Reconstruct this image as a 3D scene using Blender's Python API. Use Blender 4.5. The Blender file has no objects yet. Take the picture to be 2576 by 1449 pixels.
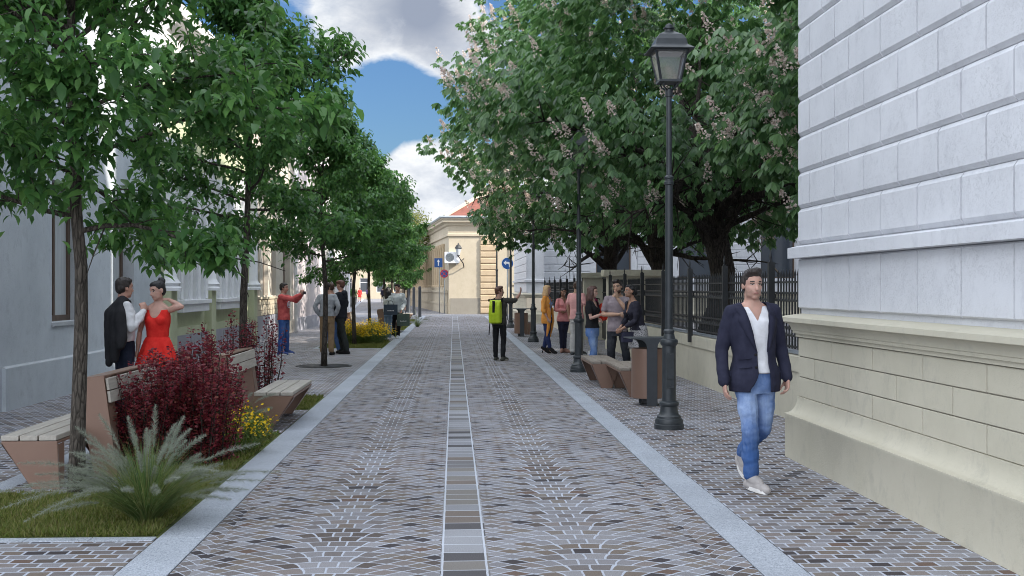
import bpy, bmesh, math, random
import numpy as np
from mathutils import Vector, Matrix, Euler, noise as mn
random.seed(7); RNG = np.random.default_rng(7)
S = bpy.context.scene; COL = S.collection
R = math.radians; PI = math.pi
CH = 1.66; FPX = 3000.0; PSI = math.atan(146/3000)
# ---------------------------------------------------------------- helpers
def wp(px, py, d):
    """world point seen at pixel (px,py) of the 2576 wide photo, d metres in front of the camera"""
    cx = (px-1288)/FPX*d
    return Vector((cx*math.cos(PSI)+d*math.sin(PSI), -cx*math.sin(PSI)+d*math.cos(PSI), CH-(py-724.5)/FPX*d))
def gp(px, py):
    d = FPX*CH/(py-724.5); v = wp(px, py, d); v.z = 0; return v
def tag(o, label=None, cat=None, group=None, kind=None):
    if label: o['label'] = label
    if cat: o['category'] = cat
    if group: o['group'] = group
    if kind: o['kind'] = kind
    return o
def empty(name, loc=(0,0,0), rz=0.0, label=None, cat=None, group=None):
    o = bpy.data.objects.new(name, None); COL.objects.link(o)
    o.empty_display_size = .2; o.location = loc; o.rotation_euler = (0,0,rz)
    return tag(o, label, cat, group)
def link(name, me, parent=None):
    o = bpy.data.objects.new(name, me); COL.objects.link(o)
    if parent: o.parent = parent
    return o
def copy_tree(o, parent=None):
    c = o.copy(); COL.objects.link(c)
    if parent: c.parent = parent
    for ch in list(o.children): copy_tree(ch, c)
    return c
def np_mesh(name, V, F, mats, mi=None, smooth=False):
    """V (n,3); F (m,k) faces of one size or list"""
    me = bpy.data.meshes.new(name)
    V = np.asarray(V, np.float32)
    if isinstance(F, np.ndarray):
        m, k = F.shape
        me.vertices.add(len(V)); me.vertices.foreach_set('co', V.ravel())
        me.loops.add(m*k); me.loops.foreach_set('vertex_index', F.astype(np.int32).ravel())
        me.polygons.add(m); me.polygons.foreach_set('loop_start', np.arange(0, m*k, k, dtype=np.int32))
        try: me.polygons.foreach_set('loop_total', np.full(m, k, np.int32))
        except Exception: pass
    else:
        me.from_pydata([tuple(map(float, v)) for v in V], [], F)
    for m_ in (mats if isinstance(mats, (list, tuple)) else [mats]): me.materials.append(m_)
    if mi is not None: me.polygons.foreach_set('material_index', np.asarray(mi, np.int32))
    if smooth: me.polygons.foreach_set('use_smooth', np.ones(len(me.polygons), bool))
    me.update(calc_edges=True); me.validate()
    return me
class MB:
    def __init__(s): s.v = []; s.f = []; s.m = []
    def add(s, vs, fs, mi=0, M=None):
        b = len(s.v)
        for v in vs: s.v.append(tuple(M @ Vector(v)) if M else tuple(v))
        for f in fs: s.f.append([b+i for i in f]); s.m.append(mi)
        return s
    def box(s, x0, x1, y0, y1, z0, z1, mi=0, M=None):
        return s.add([(x0,y0,z0),(x1,y0,z0),(x1,y1,z0),(x0,y1,z0),(x0,y0,z1),(x1,y0,z1),(x1,y1,z1),(x0,y1,z1)],
              [(0,3,2,1),(4,5,6,7),(0,1,5,4),(1,2,6,5),(2,3,7,6),(3,0,4,7)], mi, M)
    def quad(s, a, b, c, d, mi=0): return s.add([a,b,c,d], [(0,1,2,3)], mi)
    def lathe(s, prof, n=24, mi=0, c=(0,0,0), caps=True, sq=None):
        vs = []; fs = []
        for (r, z) in prof:
            for k in range(n):
                a = 2*PI*(k+.5)/n
                rr = r
                vs.append((c[0]+rr*math.cos(a), c[1]+rr*math.sin(a), c[2]+z))
        for i in range(len(prof)-1):
            for k in range(n):
                k2 = (k+1) % n
                fs.append((i*n+k, i*n+k2, (i+1)*n+k2, (i+1)*n+k))
        if caps:
            fs.append(tuple(range(n-1,-1,-1))); fs.append(tuple((len(prof)-1)*n+k for k in range(n)))
        return s.add(vs, fs, mi)
    def tube(s, pts, rad, n=8, mi=0, caps=True):
        """pts list of Vector, rad scalar or list"""
        pts = [Vector(p) for p in pts]; m = len(pts)
        if not isinstance(rad, (list, tuple)): rad = [rad]*m
        vs = []; fs = []; up = None
        for i, p in enumerate(pts):
            t = (pts[min(i+1, m-1)]-pts[max(i-1, 0)])
            if t.length < 1e-9: t = Vector((0,0,1))
            t.normalize()
            if up is None:
                up = Vector((1,0,0)) if abs(t.x) < .8 else Vector((0,1,0))
            a = (up - t*up.dot(t)).normalized(); b = t.cross(a); up = a
            for k in range(n):
                q = 2*PI*k/n
                vs.append(p + (a*math.cos(q)+b*math.sin(q))*rad[i])
        for i in range(m-1):
            for k in range(n):
                k2 = (k+1) % n
                fs.append((i*n+k, i*n+k2, (i+1)*n+k2, (i+1)*n+k))
        if caps:
            fs.append(tuple(range(n-1,-1,-1))); fs.append(tuple((m-1)*n+k for k in range(n)))
        return s.add(vs, fs, mi)
    def prism(s, poly, h0, h1, axis='y', mi=0, M=None):
        """poly in the plane normal to axis, extruded h0..h1"""
        n = len(poly)
        def P(a, b, h): return {'x': (h,a,b), 'y': (a,h,b), 'z': (a,b,h)}[axis]
        vs = [P(a,b,h0) for a,b in poly]+[P(a,b,h1) for a,b in poly]
        fs = [tuple(range(n)), tuple(range(2*n-1,n-1,-1))]
        for i in range(n): fs.append((i, i+n, (i+1)%n+n, (i+1)%n))
        return s.add(vs, fs, mi, M)
    def block(s, u0, u1, z0, z1, yb, t, ch, cv, mi=0):
        """rusticated block on a face looking to -y: back at y=yb, front at yb-t, chamfers ch (top/bottom) cv (sides)"""
        f = yb-t
        e = min(t*.7, max(ch, cv))
        return s.add([(u0,yb,z0),(u1,yb,z0),(u1,yb,z1),(u0,yb,z1),
                      (u0,f+e,z0),(u1,f+e,z0),(u1,f+e,z1),(u0,f+e,z1),
                      (u0+cv,f,z0+ch),(u1-cv,f,z0+ch),(u1-cv,f,z1-ch),(u0+cv,f,z1-ch)],
            [(8,9,10,11),(4,5,9,8),(5,6,10,9),(6,7,11,10),(7,4,8,11),(0,1,5,4),(1,2,6,5),(2,3,7,6),(3,0,4,7)], mi)
    def build(s, name, mats, parent=None, smooth=False, bevel=0, seg=2, auto=None, recalc=True):
        me = bpy.data.meshes.new(name)
        me.from_pydata(s.v, [], s.f)
        for m_ in (mats if isinstance(mats, (list, tuple)) else [mats]): me.materials.append(m_)
        me.polygons.foreach_set('material_index', np.asarray(s.m, np.int32))
        if recalc:
            bm = bmesh.new(); bm.from_mesh(me); bmesh.ops.recalc_face_normals(bm, faces=bm.faces); bm.to_mesh(me); bm.free()
        if smooth or auto: me.polygons.foreach_set('use_smooth', np.ones(len(me.polygons), bool))
        if auto: me.set_sharp_from_angle(angle=R(auto))
        me.update()
        o = link(name, me, parent)
        if bevel:
            b = o.modifiers.new('bevel', 'BEVEL'); b.width = bevel; b.segments = seg; b.limit_method = 'ANGLE'; b.angle_limit = R(40)
        return o
def sweep(path, prof, closed=False):
    """mitred sweep of prof [(out,z)] along a 2D path; out is to the right of travel"""
    P = [Vector(p) for p in path]; n = len(P); nor = []
    for i in range(n):
        ds = []
        if i > 0: ds.append((P[i]-P[i-1]).normalized())
        if i < n-1: ds.append((P[i+1]-P[i]).normalized())
        ns = [Vector((d.y, -d.x)) for d in ds]
        if len(ns) == 2:
            b = (ns[0]+ns[1]); b = b/(b.length_squared/2) if b.length_squared > 1e-6 else ns[0]
        else: b = ns[0]
        nor.append(b)
    vs = []; fs = []; m = len(prof)
    for i in range(n):
        for (o, z) in prof:
            q = P[i]+nor[i]*o; vs.append((q.x, q.y, z))
    for i in range(n-1):
        for k in range(m-1):
            fs.append((i*m+k, (i+1)*m+k, (i+1)*m+k+1, i*m+k+1))
    fs.append(tuple(range(m))); fs.append(tuple((n-1)*m+k for k in range(m-1,-1,-1)))
    return vs, fs
# ---------------------------------------------------------------- materials
def nt(name):
    m = bpy.data.materials.new(name); m.use_nodes = True
    t = m.node_tree; b = t.nodes['Principled BSDF']; return m, t, b
def N(t, typ, **kw):
    n = t.nodes.new(typ)
    for k, v in kw.items():
        if k in n.inputs: n.inputs[k].default_value = v
        else: setattr(n, k, v)
    return n
def L(t, a, b): t.links.new(a, b)
def c4(c): return (c[0], c[1], c[2], 1.0)
def ramp(t, stops, interp='LINEAR'):
    r = t.nodes.new('ShaderNodeValToRGB'); e = r.color_ramp; e.interpolation = interp
    while len(e.elements) > 1: e.elements.remove(e.elements[-1])
    e.elements[0].position = stops[0][0]; e.elements[0].color = c4(stops[0][1])
    for p, c in stops[1:]:
        q = e.elements.new(p); q.color = c4(c)
    return r
def mathn(t, op, a, b=None, c=None):
    n = t.nodes.new('ShaderNodeMath'); n.operation = op
    for i, x in enumerate((a, b, c)):
        if x is None: continue
        if isinstance(x, (int, float)): n.inputs[i].default_value = x
        else: t.links.new(x, n.inputs[i])
    return n.outputs[0]
def mixc(t, fac, a, b, mode='MIX'):
    n = t.nodes.new('ShaderNodeMix'); n.data_type = 'RGBA'; n.blend_type = mode
    for s, x in ((n.inputs[0], fac), (n.inputs[6], a), (n.inputs[7], b)):
        if isinstance(x, (int, float)): s.default_value = x
        elif isinstance(x, (tuple, list)): s.default_value = c4(x)
        else: t.links.new(x, s)
    return n.outputs[2]
def coords(t, kind='Object', scale=None):
    c = t.nodes.new('ShaderNodeTexCoord').outputs[kind]
    if scale is not None:
        m = t.nodes.new('ShaderNodeMapping'); m.inputs['Scale'].default_value = scale if isinstance(scale, tuple) else (scale,)*3
        t.links.new(c, m.inputs['Vector']); c = m.outputs[0]
    return c
def bump(t, b, h, strength=.3, dist=.01):
    n = t.nodes.new('ShaderNodeBump'); n.inputs['Strength'].default_value = strength; n.inputs['Distance'].default_value = dist
    t.links.new(h, n.inputs['Height']); t.links.new(n.outputs[0], b.inputs['Normal']); return n
def pm(name, c1, c2=None, scale=3., rough=.6, metal=0., bs=0, bstr=.3, bdist=.01, spec=.5, detail=5., lo=.35, hi=.65, stretch=None, coat=0):
    m, t, b = nt(name)
    b.inputs['Roughness'].default_value = rough; b.inputs['Metallic'].default_value = metal
    b.inputs['Specular IOR Level'].default_value = spec
    if coat: b.inputs['Coat Weight'].default_value = coat
    co = coords(t, 'Object', stretch)
    if c2:
        n = N(t, 'ShaderNodeTexNoise', Scale=scale, Detail=detail, Roughness=.6); L(t, co, n.inputs['Vector'])
        r = ramp(t, [(lo, c1), (hi, c2)]); L(t, n.outputs['Fac'], r.inputs[0]); L(t, r.outputs[0], b.inputs['Base Color'])
    else: b.inputs['Base Color'].default_value = c4(c1)
    if bs:
        n2 = N(t, 'ShaderNodeTexNoise', Scale=bs, Detail=4.); L(t, co, n2.inputs['Vector']); bump(t, b, n2.outputs['Fac'], bstr, bdist)
    return m
def stucco(name, c1, c2, stain, pits=.5, seed=0.):
    m, t, b = nt(name); b.inputs['Roughness'].default_value = .85; b.inputs['Specular IOR Level'].default_value = .25
    co = coords(t, 'Object'); mp = N(t, 'ShaderNodeMapping'); mp.inputs['Location'].default_value = (seed, seed*2, 0); L(t, co, mp.inputs[0]); co = mp.outputs[0]
    n1 = N(t, 'ShaderNodeTexNoise', Scale=.9, Detail=6., Roughness=.65); L(t, co, n1.inputs['Vector'])
    r1 = ramp(t, [(.35, c1), (.65, c2)]); L(t, n1.outputs['Fac'], r1.inputs[0])
    st = N(t, 'ShaderNodeMapping'); st.inputs['Scale'].default_value = (1.5, 1.5, 1.); L(t, co, st.inputs[0])
    n2 = N(t, 'ShaderNodeTexNoise', Scale=3.2, Detail=10., Roughness=.8); n2.inputs['Distortion'].default_value = .3; L(t, st.outputs[0], n2.inputs['Vector'])
    r2 = ramp(t, [(.52, (0,0,0)), (.66, (1,1,1))]); L(t, n2.outputs['Fac'], r2.inputs[0])
    col = mixc(t, mathn(t, 'MULTIPLY', r2.outputs[0], .5), r1.outputs[0], stain)
    # worm-like pits in the render
    n3 = N(t, 'ShaderNodeTexNoise', Scale=62., Detail=3., Roughness=.6); n3.inputs['Distortion'].default_value = 1.2; L(t, co, n3.inputs['Vector'])
    n4 = N(t, 'ShaderNodeTexNoise', Scale=2.2, Detail=3.); L(t, co, n4.inputs['Vector'])
    pit = mathn(t, 'MULTIPLY', ramp_fac(t, n3.outputs['Fac'], .55, .62), ramp_fac(t, n4.outputs['Fac'], .36, .55))
    col = mixc(t, mathn(t, 'MULTIPLY', pit, min(.32, pits*.38)), col, tuple(q*.7 for q in stain))
    fine = N(t, 'ShaderNodeTexNoise', Scale=120., Detail=2.); L(t, co, fine.inputs['Vector'])
    h = mathn(t, 'SUBTRACT', mathn(t, 'MULTIPLY', fine.outputs['Fac'], .35), mathn(t, 'MULTIPLY', pit, pits*2))
    L(t, col, b.inputs['Base Color'])
    bump(t, b, h, .5, .007)
    return m
def ramp_fac(t, s, a, b):
    n = t.nodes.new('ShaderNodeMapRange'); n.inputs[1].default_value = a; n.inputs[2].default_value = b
    t.links.new(s, n.inputs[0]); return n.outputs[0]
STONES = [(0, (.045,.037,.040)), (.07, (.095,.075,.066)), (.17, (.155,.138,.135)), (.32, (.18,.155,.135)), (.46, (.215,.208,.22)), (.62, (.20,.172,.162)), (.74, (.25,.243,.255)), (.88, (.16,.128,.105)), (.97, (.13,.085,.065))]
MORTAR = (.43,.46,.525)
def brick_mat(name, vec_fn, bw, rh, mortar, off=.5, stones=STONES, mort=MORTAR, wob=.010, boff=(0,0)):
    m, t, b = nt(name); b.inputs['Roughness'].default_value = .7; b.inputs['Specular IOR Level'].default_value = .35
    co = coords(t, 'Object')
    nz = N(t, 'ShaderNodeTexNoise', Scale=7., Detail=2.); L(t, co, nz.inputs['Vector'])
    dv = N(t, 'ShaderNodeVectorMath', operation='MULTIPLY_ADD'); L(t, nz.outputs['Color'], dv.inputs[0])
    dv.inputs[1].default_value = (wob*2, wob*2, 0); L(t, co, dv.inputs[2])
    sep = N(t, 'ShaderNodeSeparateXYZ'); L(t, dv.outputs[0], sep.inputs[0])
    u, v = vec_fn(t, sep.outputs[0], sep.outputs[1])
    cb = N(t, 'ShaderNodeCombineXYZ')
    L(t, mathn(t, 'ADD', u, boff[0]), cb.inputs[0]); L(t, mathn(t, 'ADD', v, boff[1]), cb.inputs[1])
    br = N(t, 'ShaderNodeTexBrick', Scale=1.0); br.inputs['Brick Width'].default_value = bw; br.inputs['Row Height'].default_value = rh
    br.inputs['Mortar Size'].default_value = mortar; br.inputs['Mortar Smooth'].default_value = .25; br.inputs['Bias'].default_value = 0
    br.inputs['Color1'].default_value = (0,0,0,1); br.inputs['Color2'].default_value = (1,1,1,1); br.inputs['Mortar'].default_value = (.5,.5,.5,1)
    br.offset = off; br.offset_frequency = 2; br.squash = 1.0
    L(t, cb.outputs[0], br.inputs['Vector'])
    rp = ramp(t, stones, 'CONSTANT'); L(t, br.outputs['Color'], rp.inputs[0])
    g = N(t, 'ShaderNodeTexNoise', Scale=160., Detail=3., Roughness=.7); L(t, co, g.inputs['Vector'])
    gr = ramp(t, [(.3, (.55,.55,.55)), (.7, (1.35,1.35,1.35))]); L(t, g.outputs['Fac'], gr.inputs[0])
    st = mixc(t, 1.0, rp.outputs[0], gr.outputs[0], 'MULTIPLY')
    big = N(t, 'ShaderNodeTexNoise', Scale=.6, Detail=4.); L(t, co, big.inputs['Vector'])
    bg = ramp(t, [(.3, (.85,.84,.83)), (.7, (1.12,1.12,1.13))]); L(t, big.outputs['Fac'], bg.inputs[0])
    mg = mixc(t, 1.0, mort, gr.outputs[0], 'MULTIPLY')
    col = mixc(t, 1.0, mixc(t, br.outputs['Fac'], st, mg), bg.outputs[0], 'MULTIPLY')
    L(t, col, b.inputs['Base Color'])
    h = mathn(t, 'ADD', mathn(t, 'MULTIPLY', mathn(t, 'SUBTRACT', 1.0, br.outputs['Fac']), 1.0), mathn(t, 'MULTIPLY', g.outputs['Fac'], .35))
    bump(t, b, h, .55, .008)
    return m
def fan_vec(t, x, y):
    # segmental arcs, apex away from us; on the flanks every joint leans outwards and runs on into the next row
    W = 1.56; Rr = .86; RH = .146; BW = .118
    m = lambda op, a, b=None, c=None: mathn(t, op, a, b, c)
    s = m('ADD', x, -.04+50*W); u = m('SUBTRACT', m('MODULO', s, W), W/2)
    c = m('SQRT', m('SUBTRACT', Rr*Rr, m('MULTIPLY', u, u)))
    v = m('ADD', m('SUBTRACT', y, c), 200*RH); row = m('FLOOR', m('DIVIDE', v, RH)); au = m('ABSOLUTE', u)
    a = m('MULTIPLY', m('ARCSINE', m('DIVIDE', au, Rr)), Rr)
    n = t.nodes.new('ShaderNodeMapRange'); n.interpolation_type = 'SMOOTHSTEP'; n.inputs[1].default_value = .03; n.inputs[2].default_value = .36; t.links.new(au, n.inputs[0]); k = n.outputs[0]
    a = m('SUBTRACT', a, m('MULTIPLY', m('MULTIPLY', k, BW/RH), m('SUBTRACT', v, m('MULTIPLY', row, RH))))
    a = m('SUBTRACT', a, m('MULTIPLY', m('MULTIPLY', m('SUBTRACT', 1., k), m('MODULO', row, 2.)), .5*BW))
    # the brick lookup steps one sett per row so that colours do not run in columns
    a = m('ADD', a, m('MULTIPLY', row, BW*3)); col = m('MULTIPLY', m('FLOOR', m('DIVIDE', s, W)), BW*11)
    return m('ADD', m('ADD', a, col), 100*BW), v
def plain_vec(t, x, y): return mathn(t, 'ADD', x, 20.), mathn(t, 'ADD', y, 20.)
def granite(name, c1=(.30,.33,.38), c2=(.47,.50,.55)):
    m, t, b = nt(name); b.inputs['Roughness'].default_value = .65
    co = coords(t, 'Object')
    n = N(t, 'ShaderNodeTexNoise', Scale=95., Detail=4., Roughness=.8); L(t, co, n.inputs['Vector'])
    r = ramp(t, [(.34, (.13,.145,.17)), (.46, c1), (.6, c2)]); L(t, n.outputs['Fac'], r.inputs[0])
    n2 = N(t, 'ShaderNodeTexNoise', Scale=1.1, Detail=4.); L(t, co, n2.inputs['Vector'])
    r2 = ramp(t, [(.3, (.86,.86,.86)), (.7, (1.08,1.08,1.08))]); L(t, n2.outputs['Fac'], r2.inputs[0])
    L(t, mixc(t, 1., r.outputs[0], r2.outputs[0], 'MULTIPLY'), b.inputs['Base Color'])
    bump(t, b, n.outputs['Fac'], .25, .004); return m
def leaf_mat(name, cs, trans=.35, rough=.45, spec=.4):
    m = bpy.data.materials.new(name); m.use_nodes = True; t = m.node_tree; b = t.nodes['Principled BSDF']
    g = N(t, 'ShaderNodeNewGeometry')
    r = ramp(t, [(i/(len(cs)-1), c) for i, c in enumerate(cs)]); L(t, g.outputs['Random Per Island'], r.inputs[0])
    b.inputs['Roughness'].default_value = rough; b.inputs['Specular IOR Level'].default_value = spec
    L(t, r.outputs[0], b.inputs['Base Color'])
    tr = N(t, 'ShaderNodeBsdfTranslucent'); hs = N(t, 'ShaderNodeHueSaturation'); hs.inputs['Hue'].default_value = .485; hs.inputs['Saturation'].default_value = 1.1; hs.inputs['Value'].default_value = 1.6
    L(t, r.outputs[0], hs.inputs['Color']); L(t, hs.outputs[0], tr.inputs['Color'])
    mx = N(t, 'ShaderNodeMixShader'); mx.inputs[0].default_value = trans
    L(t, b.outputs[0], mx.inputs[1]); L(t, tr.outputs[0], mx.inputs[2])
    L(t, mx.outputs[0], t.nodes['Material Output'].inputs['Surface']); return m
def wood_mat(name, c1, c2):
    m, t, b = nt(name); b.inputs['Roughness'].default_value = .6
    co = coords(t, 'Object', (14., 1.2, 14.))
    n = N(t, 'ShaderNodeTexNoise', Scale=2.2, Detail=6., Roughness=.65); L(t, co, n.inputs['Vector'])
    r = ramp(t, [(.35, c1), (.65, c2)]); L(t, n.outputs['Fac'], r.inputs[0]); L(t, r.outputs[0], b.inputs['Base Color'])
    bump(t, b, n.outputs['Fac'], .2, .003); return m
def bark_mat(name, c1, c2, sc=1.):
    m, t, b = nt(name); b.inputs['Roughness'].default_value = .9; b.inputs['Specular IOR Level'].default_value = .2
    co = coords(t, 'Object', (22.*sc, 22.*sc, 5.*sc))
    n = N(t, 'ShaderNodeTexNoise', Scale=1.6, Detail=6., Roughness=.7); n.inputs['Distortion'].default_value = .6; L(t, co, n.inputs['Vector'])
    v = N(t, 'ShaderNodeTexVoronoi', Scale=1.4); v.feature = 'DISTANCE_TO_EDGE'; L(t, co, v.inputs['Vector'])
    r = ramp(t, [(.34, c1), (.68, c2)]); L(t, n.outputs['Fac'], r.inputs[0])
    L(t, mixc(t, mathn(t, 'MULTIPLY', ramp_fac(t, v.outputs['Distance'], .12, 0.), .6), r.outputs[0], tuple(x*.35 for x in c1)), b.inputs['Base Color'])
    bump(t, b, mathn(t, 'ADD', n.outputs['Fac'], mathn(t, 'MULTIPLY', ramp_fac(t, v.outputs['Distance'], 0., .2), .8)), .9, .02/sc); return m
def glass_mat(name, c=(.05,.06,.075), rough=.06):
    m, t, b = nt(name); b.inputs['Base Color'].default_value = c4(c); b.inputs['Roughness'].default_value = rough
    b.inputs['Specular IOR Level'].default_value = .8; return m
MT = {}
M_ = MT
MT['fan'] = brick_mat('fan_cobbles', fan_vec, .118, .146, .0080, off=0., wob=.012)
MT['sett'] = brick_mat('sett_paving', plain_vec, .138, .112, .009, wob=.006)
MT['strip'] = brick_mat('strip_stones', plain_vec, .265, .235, .008, off=0., wob=.003, boff=(-20+.0675, 0),
    stones=[(0,(.085,.08,.085)),(.12,(.16,.155,.16)),(.26,(.20,.185,.17)),(.4,(.245,.25,.27)),(.62,(.29,.295,.315)),(.84,(.17,.14,.12)),(.93,(.26,.25,.25))], mort=(.50,.53,.59))
MT['granite'] = granite('granite_band')
MT['dirt'] = pm('joint_ground', (.055,.053,.05), (.09,.085,.08), 4., .9)
MT['street'] = brick_mat('far_setts', plain_vec, .4, .25, .02, wob=.01, stones=[(0,(.17,.17,.18)),(.4,(.22,.21,.22)),(.7,(.25,.25,.27))], mort=(.3,.3,.32))
MT['greystone'] = stucco('pale_grey_render', (.57,.58,.61), (.63,.64,.67), (.45,.46,.495), .6)
MT['cream'] = stucco('olive_cream_render', (.50,.47,.375), (.565,.53,.43), (.38,.365,.305), .12, 3.)
MT['bluegrey'] = stucco('blue_grey_render', (.47,.51,.55), (.55,.59,.625), (.35,.38,.415), .55, 5.)
MT['reveal'] = stucco('pale_rough_render', (.42,.44,.46), (.48,.50,.52), (.34,.36,.38), .9, 6.)
MT['green'] = stucco('pale_green_render', (.43,.46,.30), (.50,.52,.36), (.36,.37,.26), .1, 7.)
MT['greylilac'] = stucco('grey_lilac_render', (.29,.29,.33), (.34,.34,.375), (.24,.235,.27), .2, 8.)
MT['beige'] = stucco('beige_render', (.52,.47,.40), (.60,.55,.47), (.42,.37,.32), .2, 9.)
MT['pink'] = stucco('pinkish_render', (.49,.44,.45), (.55,.50,.50), (.42,.37,.38), .2, 10.)
MT['offwhite'] = stucco('off_white_render', (.60,.58,.56), (.68,.66,.64), (.5,.48,.46), .2, 11.)
MT['tan'] = stucco('tan_stone', (.44,.34,.22), (.52,.41,.28), (.34,.26,.17), .5, 12.)
MT['sand'] = stucco('sand_render', (.46,.40,.30), (.52,.455,.35), (.39,.335,.255), .15, 13.)
MT['taupe'] = stucco('taupe_plinth', (.25,.23,.195), (.28,.26,.22), (.22,.2,.17), .1, 14.)
MT['whitetrim'] = pm('white_trim', (.72,.73,.76), (.78,.79,.81), 6., .6, bs=30, bstr=.1)
MT['brown'] = pm('brown_window_wood', (.075,.048,.033), (.11,.072,.05), 14., .5, stretch=(1,1,.2))
MT['glass'] = glass_mat('window_glass')
MT['curtain'] = pm('pale_curtain_glass', (.42,.45,.47), (.50,.53,.55), 3., .25, spec=.7, stretch=(6,6,.4))
MT['dark'] = pm('dark_opening', (.03,.03,.033), (.045,.045,.05), 3., .6)
MT['iron'] = pm('black_iron', (.014,.015,.016), (.026,.028,.03), 12., .5, bs=40, bstr=.1)
MT['lampiron'] = pm('charcoal_lamp_paint', (.021,.026,.030), (.033,.039,.044), 10., .42, bs=60, bstr=.06, metal=.0, spec=.6)
MT['graphite'] = pm('graphite_sheet', (.040,.045,.052), (.052,.057,.065), 6., .45, spec=.5)
MT['copper'] = pm('brown_bronze_sheet', (.215,.130,.095), (.235,.146,.108), 2., .40, metal=.25)
MT['plank'] = wood_mat('pale_plank', (.33,.30,.26), (.44,.405,.355))
MT['plankdark'] = wood_mat('greyish_plank', (.22,.185,.155), (.29,.25,.21))
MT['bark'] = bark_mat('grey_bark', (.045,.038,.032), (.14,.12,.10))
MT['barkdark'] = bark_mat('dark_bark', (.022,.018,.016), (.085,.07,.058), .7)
MT['leaf'] = leaf_mat('green_leaf', [(.040,.108,.034),(.062,.16,.045),(.12,.25,.07),(.05,.13,.04)], .40, .4)
MT['chest'] = leaf_mat('chestnut_leaf', [(.034,.085,.030),(.065,.148,.05),(.14,.245,.10),(.05,.12,.044)], .38, .36, .5)
MT['blossom'] = leaf_mat('faded_blossom', [(.50,.41,.35),(.68,.60,.54),(.56,.46,.42),(.78,.72,.67)], .25, .8, .1)
MT['barberry'] = leaf_mat('wine_red_leaf', [(.09,.014,.022),(.18,.028,.038),(.25,.045,.05),(.12,.02,.028),(.26,.09,.06)], .3, .5, .3)
MT['blade'] = leaf_mat('lawn_blade', [(.07,.105,.022),(.13,.16,.035),(.20,.20,.07),(.09,.13,.03),(.24,.21,.10)], .3, .6, .2)
MT['reed'] = leaf_mat('reed_blade', [(.075,.135,.045),(.12,.19,.06),(.20,.21,.085),(.09,.15,.055)], .3, .5, .3)
MT['plume'] = leaf_mat('grey_plume', [(.20,.225,.18),(.29,.31,.26),(.24,.265,.215)], .45, .9, .1)
MT['petal'] = leaf_mat('yellow_petal', [(.75,.50,.02),(.85,.62,.03),(.80,.56,.06)], .3, .6, .2)
MT['herb'] = leaf_mat('herb_leaf', [(.05,.10,.02),(.09,.15,.03),(.13,.18,.04)], .3, .5, .3)
MT['soil'] = pm('lawn_soil', (.055,.075,.02), (.11,.13,.03), 9., .95, bs=60, bstr=.6)
MT['tile'] = pm('red_roof_tile', (.15,.050,.036), (.22,.075,.052), 3., .75, bs=12, bstr=.4)
MT['white'] = pm('white_enamel', (.78,.79,.80), rough=.4)
MT['signblue'] = pm('sign_blue', (.012,.085,.30), rough=.4)
MT['signred'] = pm('sign_red', (.50,.03,.05), rough=.4)
MT['zinc'] = pm('zinc_gutter', (.33,.36,.37), (.40,.43,.44), 3., .45, metal=.5)
# ---------------------------------------------------------------- camera, sun, sky
cam = bpy.data.cameras.new('camera'); co_ = bpy.data.objects.new('camera', cam); COL.objects.link(co_)
co_.location = (0,0,CH); co_.rotation_euler = (R(90), 0, -PSI); cam.lens = 36*FPX/2576; cam.sensor_width = 36; cam.clip_end = 3000; cam.clip_start = .05
S.camera = co_
SUN_EL, SUN_AZ = R(32), math.atan2(.92, -.39)      # from the right and a little behind the camera
sd = Vector((math.sin(SUN_AZ)*math.cos(SUN_EL), math.cos(SUN_AZ)*math.cos(SUN_EL), math.sin(SUN_EL)))
sl = bpy.data.lights.new('sun', 'SUN'); sl.energy = 2.2; sl.angle = R(.5); sl.color = (1.0, .93, .83)
so = bpy.data.objects.new('sun', sl); COL.objects.link(so); so.rotation_euler = (-sd).to_track_quat('-Z', 'Y').to_euler(); so.location = (20,-20,40)
W = bpy.data.worlds.new('World'); S.world = W; W.use_nodes = True; t = W.node_tree; bg = t.nodes['Background']
sky = t.nodes.new('ShaderNodeTexSky'); sky.sky_type = 'NISHITA'; sky.sun_disc = False; sky.sun_elevation = SUN_EL; sky.sun_rotation = SUN_AZ
sky.air_density = 1.3; sky.dust_density = .6; sky.ozone_density = 2.0
gen = t.nodes.new('ShaderNodeTexCoord').outputs['Generated']
def skydir(px, py):
    v = wp(px, py, 1000.)-Vector((0,0,CH)); return v.normalized()
cm = N(t, 'ShaderNodeMapping'); cm.inputs['Scale'].default_value = (1., 1., 1.9); L(t, gen, cm.inputs[0])
n1 = N(t, 'ShaderNodeTexNoise', Scale=11., Detail=12., Roughness=.62); n1.inputs['Distortion'].default_value = .25; L(t, cm.outputs[0], n1.inputs['Vector'])
n2 = N(t, 'ShaderNodeTexNoise', Scale=2.6, Detail=3.); L(t, cm.outputs[0], n2.inputs['Vector'])
dens = mathn(t, 'ADD', mathn(t, 'MULTIPLY', mathn(t, 'SUBTRACT', n1.outputs['Fac'], .5), .9), mathn(t, 'MULTIPLY', mathn(t, 'SUBTRACT', n2.outputs['Fac'], .52), .6))
def blob(px, py, rad, amp):
    """a bank of cloud standing in one part of the sky"""
    global dens
    d = N(t, 'ShaderNodeVectorMath', operation='DISTANCE'); L(t, gen, d.inputs[0]); d.inputs[1].default_value = tuple(skydir(px, py))
    m = mathn(t, 'MULTIPLY', ramp_fac(t, d.outputs['Value'], rad, rad*.25), amp)
    dens = mathn(t, 'ADD', dens, m); return m
blob(1010, 20, .075, .36); blob(900, -60, .08, .3); blob(1150, 130, .05, .32); blob(860, 70, .035, .25)
blob(1080, 440, .062, .46); blob(1000, 520, .06, .3); blob(1130, 560, .05, .3)
blob(980, 270, .05, -.5); blob(930, 320, .03, -.3); blob(620, 80, .09, -.3); blob(1100, 290, .035, -.25)
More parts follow.
